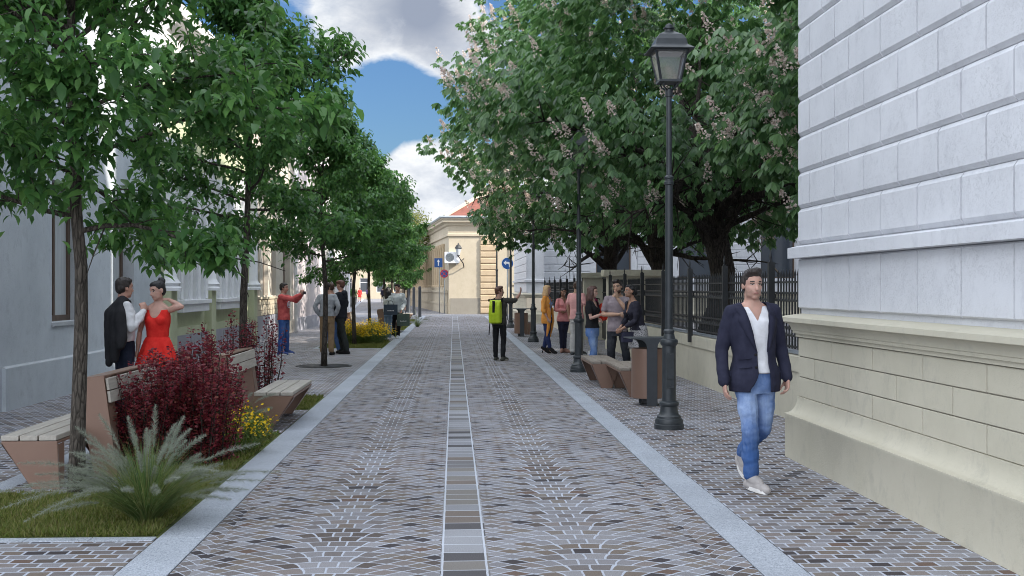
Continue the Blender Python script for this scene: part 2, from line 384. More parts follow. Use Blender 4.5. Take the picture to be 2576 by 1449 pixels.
cov = ramp_fac(t, dens, .02, .20)
gd = N(t, 'ShaderNodeVectorMath', operation='DISTANCE'); L(t, gen, gd.inputs[0]); gd.inputs[1].default_value = tuple(skydir(1060, 20))
gfac = mathn(t, 'MULTIPLY', ramp_fac(t, gd.outputs['Value'], .075, .015), ramp_fac(t, dens, .12, .42))
n3 = N(t, 'ShaderNodeTexNoise', Scale=22., Detail=9., Roughness=.62); L(t, cm.outputs[0], n3.inputs['Vector'])
shade = ramp(t, [(.3, (1.35,1.5,1.75)), (.62, (2.4,2.45,2.5))]); L(t, n3.outputs['Fac'], shade.inputs[0])
ccol = mixc(t, gfac, shade.outputs[0], (.80,.92,1.18))
blue = mixc(t, 1.0, sky.outputs[0], (.13,.19,.29), 'MULTIPLY')
# bright bank added out of view, overhead and behind the camera, for fill light
vd = N(t, 'ShaderNodeVectorMath', operation='DISTANCE'); L(t, gen, vd.inputs[0]); vd.inputs[1].default_value = tuple(skydir(1050, 250))
away = ramp_fac(t, vd.outputs['Value'], .35, .85)
bank = mixc(t, ramp_fac(t, n2.outputs['Fac'], .35, .65), (3.6,4.2,5.1), (6.0,6.2,6.5))
vis = mixc(t, cov, blue, ccol)
L(t, mixc(t, away, vis, bank), bg.inputs['Color']); bg.inputs['Strength'].default_value = .12
S.view_settings.view_transform = 'Standard'; S.view_settings.look = 'None'; S.view_settings.gamma = 1.0; S.view_settings.exposure = 1.84
S.cycles.max_bounces = 7; S.cycles.transparent_max_bounces = 8; S.cycles.use_denoising = True; S.cycles.filter_width = 1.0; S.cycles.use_adaptive_sampling = False
# ---------------------------------------------------------------- ground
def sheet(name, rects, mat, z=0., kind='structure'):
    m = MB()
    for (x0,x1,y0,y1) in rects: m.quad((x0,y0,z),(x1,y0,z),(x1,y1,z),(x0,y1,z))
    o = m.build(name, mat, recalc=False); return tag(o, kind=kind)
sheet('ground', [(-400,400,-60,1500)], MT['dirt'], -.012)
RX0, RX1 = -1.655, 1.79; g_ = .007
cx = .065; sw = .147
sheet('road', [(RX0+g_, cx-sw, -6, 70.4), (cx+sw, RX1-g_, -6, 70.4)], MT['fan'])
sheet('road_strip', [(cx-sw, cx+sw, -6, 70.4)], MT['strip'])
kb = MB()
def slabs(x0, x1, y0, y1, ln, jog=0):
    y = y0
    while y < y1-.01:
        e = min(y+ln, y1); kb.box(x0, x1, y+.002, e-.002, -.01, .004); y = e
slabs(-1.96, RX0, -2, 70.4, 1.0); slabs(RX1, 2.06, -2, 70.4, 1.0)
tag(kb.build('kerb_band', MT['granite'], bevel=.003, seg=1), kind='structure')
kb = MB(); slabs(-3.86, -3.66, 7.93, 18.3, .8); 
for i in range(4): kb.box(-3.655+i*.42, -3.655+(i+1)*.42-.004, 7.93, 8.05, -.01, .004)
slabs(-3.86, -3.72, 32.8, 62.2, .8)
for i in range(4): kb.box(-3.715+i*.43, -3.715+(i+1)*.43-.004, 32.8, 32.92, -.01, .004)
for i in range(10): kb.box(-6+i*1.0, -5.004+i, 70.42, 71.3, -.01, .004)
tag(kb.build('granite_edging', MT['granite'], bevel=.003, seg=1), kind='structure')
sheet('sidewalk', [(-6.6,-3.865,-6,70.4), (-3.857,-1.967,-6,7.925), (-3.857,-1.967,18.31,32.79), (-3.857,-1.967,62.21,70.4)], MT['sett'])
sheet('sidewalk', [(2.067, 4.6, -6, 70.4)], MT['sett'])
sheet('courtyard', [(4.61, 40, 12, 75)], MT['sett'], -.006)
sheet('bench_pad', [(-3.655,-2.55,9.7,12.1), (-3.0,-1.967,13.7,16.3), (-3.0,-1.967,37.6,40.), (-3.0,-1.967,44.,46.6), (-3.0,-1.967,56,59)], MT['sett'], .006)
# the street that bends away beyond the crossing
m = MB(); m.quad((-40,71.31,0),(60,71.31,0),(60,420,0),(-40,420,0)); tag(m.build('cross_street', MT['street'], recalc=False), kind='structure')
kb = MB()
for i in range(60):
    y0, y1 = 88+i*2., 90+i*2.-.02
    f = lambda y: -7.4-(y-88)*.066
    kb.prism([(f(y0)-.35,y0),(f(y0),y0),(f(y1),y1),(f(y1)-.35,y1)], .002, .006, 'z')
tag(kb.build('kerb_band', MT['granite']), kind='structure')
# ---------------------------------------------------------------- building kit (local: x along the face, outwards -y, z up)
def wall_holes(mb, L_, z0, z1, holes, y=0., mi=0, mrev=1):
    """flat face with openings (x0,x1,z0,z1,depth); also the reveals"""
    xs = sorted({0., L_} | {h[0] for h in holes} | {h[1] for h in holes}); zs = sorted({z0, z1} | {h[2] for h in holes} | {h[3] for h in holes})
    for i in range(len(xs)-1):
        for k in range(len(zs)-1):
            xm, zm = (xs[i]+xs[i+1])/2, (zs[k]+zs[k+1])/2
            if any(h[0] < xm < h[1] and h[2] < zm < h[3] for h in holes): continue
            mb.quad((xs[i],y,zs[k]),(xs[i+1],y,zs[k]),(xs[i+1],y,zs[k+1]),(xs[i],y,zs[k+1]), mi)
    for (a,b,c,d,dp) in holes:
        e = y+dp
        mb.quad((a,y,c),(a,e,c),(a,e,d),(a,y,d), mrev); mb.quad((b,e,c),(b,y,c),(b,y,d),(b,e,d), mrev)
        if c > .01: mb.quad((a,y,c),(b,y,c),(b,e,c),(a,e,c), mrev)
        mb.quad((a,e,d),(b,e,d),(b,y,d),(a,y,d), mrev)
def window(parent, a, b, c, d, dp, frame='brown', glass='glass', mull=1, trans=.7, fw=.07, name='window'):
    f = MB(); y0, y1 = dp-.06, dp-.005
    f.box(a, a+fw, y0, y1, c, d); f.box(b-fw, b, y0, y1, c, d); f.box(a+fw, b-fw, y0, y1, c, c+fw); f.box(a+fw, b-fw, y0, y1, d-fw, d)
    if trans: zt = c+(d-c)*trans; f.box(a+fw, b-fw, y0+.005, y1, zt-.035, zt+.035)
    for i in range(mull):
        x = a+(b-a)*(i+1)/(mull+1); f.box(x-.04, x+.04, y0+.008, y1-.004, c+fw, d-fw)
    w = f.build(name, MT[frame], parent)
    p = MB(); p.quad((a,dp-.02,c),(b,dp-.02,c),(b,dp-.02,d),(a,dp-.02,d)); p.build('pane', MT[glass], w)
    return w
def shell(mb, L_, D_, z0, z1, mi=0, back=.0):
    """sides, back and top of a body behind the face"""
    mb.quad((0,back,z0),(0,D_,z0),(0,D_,z1),(0,back,z1), mi); mb.quad((L_,D_,z0),(L_,back,z0),(L_,back,z1),(L_,D_,z1), mi)
    mb.quad((L_,D_,z0),(0,D_,z0),(0,D_,z1),(L_,D_,z1), mi); mb.quad((0,back,z1),(L_,back,z1),(L_,D_,z1),(0,D_,z1), mi)
def courses(mb, L_, rows, ln, yb, t_, ch, cv, u0=0., skip=(), first=.5, gap=.008):
    for i, (z, h) in enumerate(rows):
        x = u0 - (ln*first if i % 2 else 0.)
        while x < L_-.02:
            a, b = max(x, u0), min(x+ln, L_)
            if b-a > .05:
                segs = [(a, b)]
                for (s0, s1, sz0, sz1) in skip:
                    if z+h > sz0+.01 and z < sz1-.01:
                        ns = []
                        for (p, q) in segs:
                            if s0 > p: ns.append((p, min(q, s0)))
                            if s1 < q: ns.append((max(p, s1), q))
                        segs = [(p,q) for p,q in ns if q-p > .04]
                for (p, q) in segs: mb.block(p+gap, q-gap, z, z+h, yb, t_, ch, cv)
            x += ln
PLINTH = [(.105,0),(.105,.405),(.11,.415),(.11,.43)]+[(.11-.10*math.sin(a*PI/12), .585-.155*math.cos(a*PI/12)) for a in range(1,7)]+[(.01,.60),(-.02,.605)]
CORN = [(-.02,1.185),(.022,1.185),(.022,1.215),(.045,1.22),(.045,1.245),(.055,1.25)]+[(.055+.085*(1-math.cos(a*PI/10)), 1.25+.08*math.sin(a*PI/10)) for a in range(1,6)]+[(.145,1.335),(.145,1.375),(.10,1.39),(-.03,1.412)]
def grand_building(name, loc, rz, L_, D_, H_, label, end0=True, end1=False, front=True, holes=(), pil=()):
    """rusticated building: bossed cream base, pale grey block facade. Face to -y, first corner at x=0"""
    r = empty(name, loc, rz, label, 'building')
    path = ([(0,D_)] if end0 else [])+[(0,0),(L_,0)]+([(L_,D_)] if end1 else [])
    path = [p for p in path]
    inv = [(p[0], p[1]) for p in path]
    v, f = sweep(inv, PLINTH); MB().add(v, f).build('plinth', MT['cream'], r, auto=35)
    v, f = sweep(inv, CORN); MB().add(v, f).build('base_moulding', MT['cream'], r, auto=35)
    SC = [(-.03,1.945),(.085,1.95),(.085,2.05),(.0,2.072),(-.03,2.073)]
    v, f = sweep(inv, SC); MB().add(v, f).build('string_course', MT['greystone'], r)
    holes = list(holes)
    b = MB(); b2 = MB(); w = MB()
    wall_holes(w, L_, 1.40, H_, [(h[0],h[1],h[2],h[3],.3) for h in holes], y=.03)
    if end0: w.quad((.03,.03,1.40),(.03,D_,1.40),(.03,D_,H_),(.03,.03,H_))
    if end1: w.quad((L_-.03,.03,1.40),(L_-.03,D_,1.40),(L_-.03,D_,H_),(L_-.03,.03,H_))
    w.quad((0,.03,H_),(L_,.03,H_),(L_,D_,H_),(0,D_,H_)); w.quad((0,D_,1.4),(L_,D_,1.4),(L_,D_,H_),(0,D_,H_))
    lo = MB(); lo.quad((0.012,.012,.5),(L_,.012,.5),(L_,.012,1.3),(0.012,.012,1.3))
    if end0: lo.quad((.012,.012,.5),(.012,D_,.5),(.012,D_,1.3),(.012,.012,1.3))
    rows_b = [(.607,.19),(.80,.195),(.998,.184)]
    rows_t = [(1.462,.478)]; n_ = int((H_-2.08)/.351); rows_u = [(2.085+.351*i, .345) for i in range(n_)]
    skip = [(h[0]-.3,h[1]+.3,h[2]-.02,h[3]+.3) for h in holes]
    faces = [(0, L_, None)]
    courses(b, L_, [(z,h-.006) for z,h in rows_b], 1.034, .012, .014, .003, .003)
    # joints: blocks laid with small gaps
    def gapped(mb, rows, ln, yb, t_, ch, cv, first=.5, skip=()):
        courses(mb, L_, rows, ln, yb, t_, ch, cv, 0., skip, first)
    gapped(b2, rows_t, .752, .03, .034, .012, .004)
    gapped(b2, rows_u, .752, .03, .036, .034, .004, .5, skip)
    for (a, c, z0, z1) in [(h[0],h[1],h[2],h[3]) for h in holes]:      # plain pilaster surrounds
        b2.box(a-.29, a-.002, -.012, .032, z0-.02, z1+.28); b2.box(c+.002, c+.29, -.012, .032, z0-.02, z1+.28); b2.box(a-.002, c+.002, -.012, .032, z1, z1+.28)
    if end0:      # the return of the blocks round the corner
        e1 = MB(); courses(e1, D_, [(z,h-.006) for z,h in rows_b], 1.034, .012, .014, .003, .003)
        e2 = MB(); courses(e2, D_, rows_t, .752, .03, .034, .012, .014); courses(e2, D_, rows_u, .752, .03, .036, .034, .015)
        Mx = Matrix(((0,1,0,0),(-1,0,0,D_),(0,0,1,0),(0,0,0,1)))
        for src, dst in ((e1,b),(e2,b2)): dst.add([Mx @ Vector(v_) for v_ in src.v], src.f)
    lo.build('base_core', MT['taupe'], r); b.build('base_blocks', MT['cream'], r)
    w.build('wall', [MT['greystone'], MT['greystone']], r); b2.build('facing_blocks', MT['greystone'], r)
    for h in holes: window(r, h[0], h[1], h[2], h[3], .3, 'brown', 'glass', 0, .72, .07)
    return r
# near building: its street face looks to -x, so local x runs towards the camera
grand_building('stone_building', (3.37, 11.53, 0), R(-90), 12.0, 14.0, 19.0, 'pale grey rusticated stone building with cream base, beside the walking man')
cb = grand_building('stone_building', (4.22, 57.0, 0), 0, 30.0, 12.0, 9.2, 'far grey block-faced courtyard wing with tall dark windows behind the chestnut trees', end0=False,
    holes=[(2.6,4.3,2.13,5.2),(6.6,8.3,2.13,5.2),(10.6,12.3,2.13,5.2),(14.6,16.3,2.13,5.2)])
grand_building('stone_building', (3.37, 66.8, 0), R(-90), 11.2, .84, 9.2, 'grey rusticated corner block facing the street past the iron fence', end1=True, end0=False)
# unseen blocks added to shade the street, with a gap left for sun stripes
for (ya, yb, Hw, lb) in ((11.6, 21.8, 21.0, 'tall unseen block added behind the chestnut trees to shade the house row'), (26.2, 56.9, 13.5, 'lower unseen block added behind the chestnut trees to shade the far grey wing')):
    Lw = yb-ya; b = empty('shade_block', (17.6, yb, 0), R(-90), lb, 'building'); hs = [(1.2+i*3., 2.6+i*3., z, z+2.4, .25) for i in range(int((Lw-1)/3.)) for z in (2.1, 6.0, 11., 15.4) if z+3 < Hw]
    w = MB(); wall_holes(w, Lw, 0, Hw, hs); shell(w, Lw, 9, 0, Hw); w.build('wall', [MT['greystone'], MT['greystone']], b)
    for h in hs: window(b, h[0], h[1], h[2], h[3], .25, 'brown', 'glass', 1, .7)
# ---------------------------------------------------------------- left row (local x -> world y)
FX = -6.05
def left_building(name, y0, y1, label): return empty(name, (FX, y0, 0), R(90), label, 'building')
# grey house
b = left_building('grey_house', 10.0, 25.0, 'plain blue-grey rendered house with narrow brown windows behind the couple'); LL = 15.0
w = MB(); hs = [(0.6,6.05,.0,1.98,.33),(8.28,9.8,1.14,3.3,.29),(11.5,12.9,1.14,3.3,.29)]
wall_holes(w, LL, 0, 9.2, hs); shell(w, LL, 8, 0, 9.2); w.quad((.6,.33,0),(6.05,.33,0),(6.05,.33,1.98),(.6,.33,1.98)); w.build('wall', [MT['bluegrey'], MT['reveal']], b)
pl = MB(); pl.box(6.30, LL, -.05, .0, 0, .575); pl.build('plinth', MT['bluegrey'], b)
pl = MB(); pl.prism([(-.05,.575),(.0,.575),(.0,.60)], 6.30, LL, 'x'); pl.build('plinth_ledge', MT['reveal'], b)
for h in hs[1:]:
    window(b, h[0], h[1], h[2], h[3], .27, 'brown', 'curtain', 1, 0, .09)
    s_ = MB(); s_.box(h[0]-.03, h[1]+.03, -.03, .0, h[2]-.06, h[2]-.002); s_.build('sill', MT['reveal'], b)
co = MB(); v, f = sweep([(0,0),(LL,0)], [(0,8.5),(.12,8.55),(.12,8.7),(.3,8.85),(.42,8.95),(.42,9.15),(0,9.2)]); co.add(v, f).build('cornice', MT['offwhite'], b)
# green house
b = left_building('green_house', 25.0, 36.0, 'pale green house with white half-columns and boxed white window sills'); LL = 11.0
wn = [(1.1,4.0),(5.3,8.2)]
hs = [(a+.35+i*.85, a+.35+i*.85+.62, 1.42, 4.3, .26) for a, _ in wn for i in range(3)]
w = MB(); wall_holes(w, LL, 0, 7.6, hs); shell(w, LL, 8, 0, 7.6); w.build('wall', [MT['green'], MT['green']], b)
p = MB(); p.box(0, LL, -.09, 0, 0, .62); p.build('plinth', MT['greylilac'], b)
p = MB(); p.box(0, LL, -.07, 0, .621, .80); p.build('base_band', MT['green'], b)
for x in (.15, 4.3, 8.5, 10.5):
    p = MB(); p.box(x, x+.55, -.17, -.001, 0, 1.60); p.build('pilaster_pedestal', MT['green'], b)
    p = MB(); pr = [(.30,1.60),(.30,1.66),(.26,1.70),(.29,1.76),(.24,1.82),(.20,1.90),(.20,4.6),(.27,4.7),(.27,4.8)]
    p.lathe(pr, 20, c=(x+.275, -.02, 0)); p.build('half_column', MT['whitetrim'], b, auto=40)
for a, c in wn:
    p = MB(); p.box(a, c, -.24, -.001, 1.30, 1.40); p.box(a+.06, c-.06, -.19, -.001, 1.12, 1.30); p.build('sill_box', MT['whitetrim'], b, bevel=.01, seg=1)
    for i in range(3):
        x0 = a+.35+i*.85; window(b, x0, x0+.62, 1.42, 4.3, .22, 'brown', 'curtain', 0, .7, .06)
    for i in range(4):
        x = a+.35+i*.85-.16; p = MB(); p.box(x-.07, x+.09, -.10, -.001, 1.401, 4.4); p.lathe([(.05,1.41),(.05,4.4)], 10, c=(x+.01,-.13,0)); p.build('window_mullion', MT['whitetrim'], b)
co = MB(); v, f = sweep([(0,0),(LL,0)], [(0,6.6),(.1,6.65),(.1,7.0),(.3,7.15),(.45,7.3),(.45,7.55),(0,7.62)]); co.add(v, f).build('cornice', MT['offwhite'], b)
# beige house
b = left_building('beige_house', 36.0, 45.3, 'beige banded house with brown timber windows and tall brown doorway'); LL = 9.3
hs = [(.5,1.5,1.42,3.9,.22),(2.2,3.2,1.42,3.9,.22),(3.9,4.9,1.42,3.9,.22),(6.6,8.4,.0,3.6,.35)]
w = MB(); wall_holes(w, LL, 0, 7.0, hs); shell(w, LL, 8, 0, 7.0); w.build('wall', [MT['beige'], MT['beige']], b)
p = MB(); p.box(0, 6.5, -.08, 0, 0, .78); p.build('plinth', MT['greylilac'], b)
p = MB()
for i in range(3): p.box(0, 6.5, -.05, 0, .80+i*.17, .80+i*.17+.155)
p.box(0, 6.5, -.09, 0, 1.31, 1.38); p.build('stone_bands', MT['sand'], b)
for h in hs[:3]: window(b, h[0], h[1], h[2], h[3], .2, 'brown', 'glass', 1, .7, .1)
d = MB(); d.box(6.6,8.4,.2,.27,0,3.6); [d.box(6.7+i*.85,7.45+i*.85,.18,.2,.2+k*1.2,1.2+k*1.2) for i in range(2) for k in range(2)]; d.build('door', MT['brown'], b)
co = MB(); v, f = sweep([(0,0),(LL,0)], [(0,4.7),(.1,4.72),(.14,4.9),(0,4.95)]); co.add(v, f); v, f = sweep([(0,0),(LL,0)], [(0,6.5),(.3,6.7),(.3,6.95),(0,7.0)]); co.add(v, f).build('cornice', MT['greylilac'], b)
p = MB(); p.tube([(9.05,-.12,0),(9.05,-.12,6.6)], .075, 10); p.build('downpipe', MT['whitetrim'], b, smooth=True)
# pink house and the ones beyond
b = left_building('pink_house', 45.3, 55.0, 'smooth pinkish grey house wall beyond the white downpipe'); LL = 9.7
hs = [(1.6,2.8,2.6,4.6,.2),(5.6,6.8,2.6,4.6,.2)]
w = MB(); wall_holes(w, LL, 0, 8.8, hs); shell(w, LL, 8, 0, 8.8); w.build('wall', [MT['pink'], MT['pink']], b)
for h in hs: window(b, h[0], h[1], h[2], h[3], .2, 'whitetrim', 'glass', 1, .7)
p = MB(); p.box(0, LL, -.05, 0, 0, .5); p.build('plinth', MT['greylilac'], b)
co = MB(); v, f = sweep([(0,0),(LL,0)], [(0,8.2),(.3,8.5),(.3,8.7),(0,8.8)]); co.add(v, f).build('cornice', MT['offwhite'], b)
b = left_building('white_house', 55.0, 69.5, 'white rendered house with tall shop windows and pilasters along the side street corner'); LL = 14.5
hs = [(1.+i*3.3, 2.7+i*3.3, .5, 3.4, .2) for i in range(4)]+[(1.2+i*3.3, 2.5+i*3.3, 5.0, 7.2, .2) for i in range(4)]
w = MB(); wall_holes(w, LL, 0, 9.4, hs); shell(w, LL, 8, 0, 9.4); w.build('wall', [MT['offwhite'], MT['offwhite']], b)
for h in hs: window(b, h[0], h[1], h[2], h[3], .2, 'whitetrim', 'glass', 1, .7)
for i in range(5): p = MB(); x = .1+i*3.3; p.box(x, x+.5, -.1, -.001, 0, 4.2); p.build('pilaster', MT['whitetrim'], b)
co = MB(); v, f = sweep([(0,0),(LL,0)], [(0,4.2),(.2,4.3),(.2,4.5),(0,4.55)]); co.add(v, f); v, f = sweep([(0,0),(LL,0)], [(0,8.8),(.3,9.1),(.3,9.3),(0,9.4)]); co.add(v, f).build('cornice', MT['whitetrim'], b)
# bend: houses along the far side street
far = [('side_street_house', 'greylilac', 84, 106, 8.5, 'pale house with columned shopfront at the bend of the side street'),
       ('side_street_house', 'sand', 106, 130, 9.5, 'beige house farther along the bend of the side street'),
       ('side_street_house', 'pink', 130, 185, 9.0, 'pinkish house at the distant end of the side street bend')]
for nm, mt, y0, y1, h, lb in far:
    fx = lambda y: -9.2-(y-84)*.078
    b = empty(nm, (fx(y0), y0, 0), PI/2+math.atan(.078), lb, 'building'); LL = (y1-y0)*1.003
    nb = int(LL/3.4); hs = []
    for i in range(nb):
        x = 1+i*3.4; hs += [(x, x+1.5, .6, 3.1, .2), (x, x+1.3, 4.6, 6.6, .2)]
    w = MB(); wall_holes(w, LL, 0, h, hs); shell(w, LL, 8, 0, h); w.build('wall', [MT[mt], MT[mt]], b)
    for q in hs: window(b, q[0], q[1], q[2], q[3], .2, 'whitetrim', 'glass', 0, .7)
    for i in range(nb): p = MB(); p.box(i*3.4+.1, i*3.4+.6, -.14, -.001, 0, 3.6); p.build('pilaster', MT['whitetrim'], b)
    co = MB(); v, f = sweep([(0,0),(LL,0)], [(0,3.7),(.2,3.8),(.2,4.0),(0,4.05)]); co.add(v, f); v, f = sweep([(0,0),(LL,0)], [(0,h-.6),(.35,h-.3),(.35,h-.05),(0,h)]); co.add(v, f).build('cornice', MT['whitetrim'], b)
b = empty('closing_house', (-26, 186, 0), R(0), 'tall pale house that closes the view down the side street', 'building'); LL = 26
hs = [(1+i*2.6, 2.4+i*2.6, z, z+2.2, .2) for i in range(9) for z in (1., 5.2)]
w = MB(); wall_holes(w, LL, 0, 8.6, hs); shell(w, LL, 10, 0, 8.6); w.build('wall', [MT['sand'], MT['sand']], b)
for q in hs: window(b, q[0], q[1], q[2], q[3], .2, 'whitetrim', 'glass', 0, .7)
# ---------------------------------------------------------------- cream corner house at the crossing
b = empty('corner_house', (-.33, 76.6, 0), 0, 'sand-coloured corner house with red hipped roof and quoined tan pilaster', 'building')
ang = math.atan2(-2.21, 22.0)                                      # its side face runs back along the bend
LS, LF = 60., 14.
sv = Vector((math.sin(ang), math.cos(ang), 0))
Mside = Matrix(((sv.x*-1, -sv.y*-1*-1, 0, sv.x*LS),(sv.y*-1, sv.x*-1*1, 0, sv.y*LS),(0,0,1,0),(0,0,0,1)))
# local side frame: x from far end to the corner, outwards = -y
ux = -sv; uy = Vector((0,0,1)).cross(ux)
Mside = Matrix(((ux.x,uy.x,0,sv.x*LS),(ux.y,uy.y,0,sv.y*LS),(0,0,1,0),(0,0,0,1)))
w = MB(); hs = [(4.35,6.0,2.15,4.35,.25),(9.,10.7,2.15,4.35,.25)]
wall_holes(w, LF, 0, 5.05, hs); s2 = MB(); shs = [(LS-3.2-i*3.3-1.3, LS-3.2-i*3.3, 1.75, 4.3, .25) for i in range(14)]
wall_holes(s2, LS, 0, 5.05, shs); w.add([Mside @ Vector(v_) for v_ in s2.v], s2.f)
w.build('wall', [MT['sand'], MT['sand']], b)
for h in hs:
    window(b, h[0], h[1], h[2], h[3], .25, 'sand', 'curtain', 1, .62, .1)
    p = MB(); p.box(h[0]-.45, h[0]-.002, -.07, 0, h[2]-.3, h[3]+.5); p.box(h[1]+.002, h[1]+.45, -.07, 0, h[2]-.3, h[3]+.5); p.box(h[0], h[1], -.07, 0, h[3], h[3]+.5); p.build('window_surround', MT['sand'], b)
for h in shs:
    f = MB(); f.box(h[0],h[1],.2,.22,h[2],h[3]); f.box((h[0]+h[1])/2-.05,(h[0]+h[1])/2+.05,.14,.199,h[2],h[3])
    g = MB(); g.add([Mside @ Vector(v_) for v_ in f.v], f.f); g.build('window', MT['curtain'], b)
    for xx in (h[0]-.3, h[1]+.05):
        f = MB(); f.lathe([(.17,1.7),(.17,1.8),(.12,1.85),(.12,4.3),(.17,4.4),(.17,4.6)], 12, c=(xx+.12,-.04,0)); g = MB(); g.add([Mside @ Vector(v_) for v_ in f.v], f.f); g.build('half_column', MT['tan'], b, auto=40)
q = MB(); x0 = 2.02
for i in range(12): q.block(x0, x0+1.05, .03+i*.4, .03+i*.4+.37, 0, .12, .05, .03)
q.box(x0+.03, x0+1.02, -.045, -.001, 0, 5.); q.build('quoin_pilaster', MT['tan'], b)
p = MB(); p.box(0.1, x0-.01, -.03, -.001, 0, 1.0); p.box(x0+1.06, LF, -.03, -.001, 0, 1.0); p.build('plinth', MT['taupe'], b)
pth = [tuple((sv*LS).xy), (0,0), (LF,0)]
v, f = sweep(pth, [(0,4.98),(.10,5.0),(.10,5.12),(.05,5.16),(.05,5.62),(.16,5.68),(.22,5.8),(.42,5.88),(.42,6.0),(.5,6.06),(.5,6.12),(0,6.14)]); MB().add(v, f).build('cornice', MT['sand'], b)
v, f = sweep(pth, [(.42,6.122),(.56,6.13),(.60,6.20),(.56,6.27),(.44,6.28)]); MB().add(v, f).build('gutter', MT['zinc'], b)
s3 = MB(); s3.box(0, LS-.4, -.09, -.001, 0, .55); s3.box(0, LS-.4, -.13, -.001, .551, .70); s3.box(0, LS-.8, -.05, -.001, .701, 1.35); s3.box(0, LS-.6, -.14, -.001, 1.351, 1.5)
g = MB(); g.add([Mside @ Vector(v_) for v_ in s3.v], s3.f); g.build('side_plinth', MT['sand'], b)
# hipped roof
e = .45; A = Vector((-e*.6,-e,6.2)); B = Vector((LF+e,-e,6.2)); C_ = sv*LS+Vector((-e,e,6.2)); D_ = C_+Vector((LF+e,0,0))
p1 = Vector((LF*.5,LF*.46,10.9)); p2 = p1+sv*(LS-LF)
r_ = MB(); r_.add([A,B,D_,C_,p1,p2],[(0,1,4),(1,2,5,4),(2,3,5),(3,0,4,5)]); r_.build('roof', MT['tile'], b)
hp = MB(); hp.tube([A+Vector((0,0,.02)), p1+Vector((0,0,.05))], .13, 8); hp.build('hip_ridge', MT['sand'], b)
for k, (tt, s_) in enumerate(((.34,.34),(.46,.4),(.56,.46))):
    c = A.lerp(p1, tt); q = MB(); q.box(c.x-s_, c.x+s_, c.y-s_, c.y+s_, c.z-.3, c.z+.38); q.box(c.x-s_-.1, c.x+s_+.1, c.y-s_-.1, c.y+s_+.1, c.z+.381, c.z+.52); q.lathe([(s_*.7,.53),(s_*.75,.7),(s_*.4,.78)], 12, c=(c.x,c.y,c.z)); q.build('chimney', MT['sand'], b)
# ---------------------------------------------------------------- fence, low wall and gate
def low_wall(y0, y1, label):
    r = empty('low_wall', (4.2, y0, 0), 0, label, 'wall'); Ln = y1-y0
    m = MB(); m.box(.02, .32, 0, Ln, 0, .63); m.build('wall_body', MT['cream'], r)
    m = MB(); m.prism([(0,.631),(.34,.631),(.34,.80),(.30,.83),(0,.815)], 0, Ln, 'y', M=None)
    m.build('coping', MT['cream'], r)
    m = MB(); m.box(.09, .29, 0, Ln, .831, .845); m.build('capping_strip', MT['granite'], r); return r
def fence(y0, n, pitch, label, first=True):
    r = empty('iron_fence', (4.2, y0, 0), 0, label, 'fence')
    pm_ = MB(); pm_.box(-.06, .02, -.034, .034, .70, 2.0); pm_.prism([(-.05,2.0),(0,2.0),(-.02,2.03),(-.035,2.03)], -.02, .02, 'y'); pm_.lathe([(.012,2.03),(.018,2.07),(.004,2.16)], 6, c=(-.028,0,0))
    post = None
    for i in range(n+1):
        if post is None: post = pm_.build('post', MT['iron'], r)
        else:
            o = post.copy(); COL.objects.link(o); o.location.y = i*pitch
    pk = MB(); k = int(pitch/.125); X = .04
    for i in range(1, k):
        y = i*pitch/k
        pk.box(X-.009, X+.009, y-.009, y+.009, .90, 1.82)
        pk.prism([(X-.016,1.82),(X,1.80),(X+.016,1.82),(X,1.90)], y-.006, y+.006, 'y')
    for z in (1.735, 1.60, 1.50, 1.16, 1.06, .925): pk.box(X-.012, X+.016, .045, pitch-.045, z-.012, z+.012)
    for z in (1.55, 1.11):
        for i in range(k):
            y = (i+.5)*pitch/k
            pts = [(X, y+.05*math.cos(a), z+.044*math.sin(a)) for a in [j*PI/4 for j in range(9)]]
            pk.tube(pts, .007, 4, caps=False)
    pan = None
    for i in range(n):
        if pan is None: pan = pk.build('fence_panel', MT['iron'], r)
        else:
            o = pan.copy(); COL.objects.link(o); o.location.y = i*pitch
    return r
low_wall(11.66, 32.0, 'low cream wall with coping under the iron fence, from the grey building to the gate')
low_wall(38.4, 56.9, 'farther low cream wall beyond the gate, running to the grey wing')
fence(12.85, 7, 2.7, 'black iron spear-topped fence on the cream wall behind the walking man')
fence(38.6, 6, 2.7, 'farther black iron fence beyond the gate, behind the trio in pink and orange')
for (y, lb) in ((32.05, 'nearer cream gate wing wall with broad coping, beside the bearded man'), (38.0, 'farther cream gate wing wall with broad coping, beyond the gate')):
    r = empty('gate_wall', (4.15, y, 0), 0, lb, 'wall')
    m = MB(); m.box(0, 1.5, 0, .34, 0, 1.98); m.box(-.03, 1.53, -.03, .37, 0, .25); m.build('wall_body', MT['cream'], r, bevel=.006, seg=1)
    m = MB(); m.box(-.13, 1.62, -.12, .46, 1.981, 2.15); m.build('coping', MT['cream'], r, bevel=.012, seg=2)
r = empty('metal_gate', (4.75, 32.45, 0), 0, 'dark metal courtyard gate with solid lower panel between cream wing walls', 'gate')
m = MB(); m.box(-.02,.02,.02,5.5,.06,1.05); m.build('lower_panel', MT['iron'], r)
m = MB(); [m.box(-.012,.012,.05+i*.13-.009,.05+i*.13+.009,1.051,1.95) for i in range(42)]; m.box(-.02,.02,.02,5.5,1.951,2.0); m.box(-.02,.02,.02,5.5,1.5,1.54); m.build('bars', MT['iron'], r)
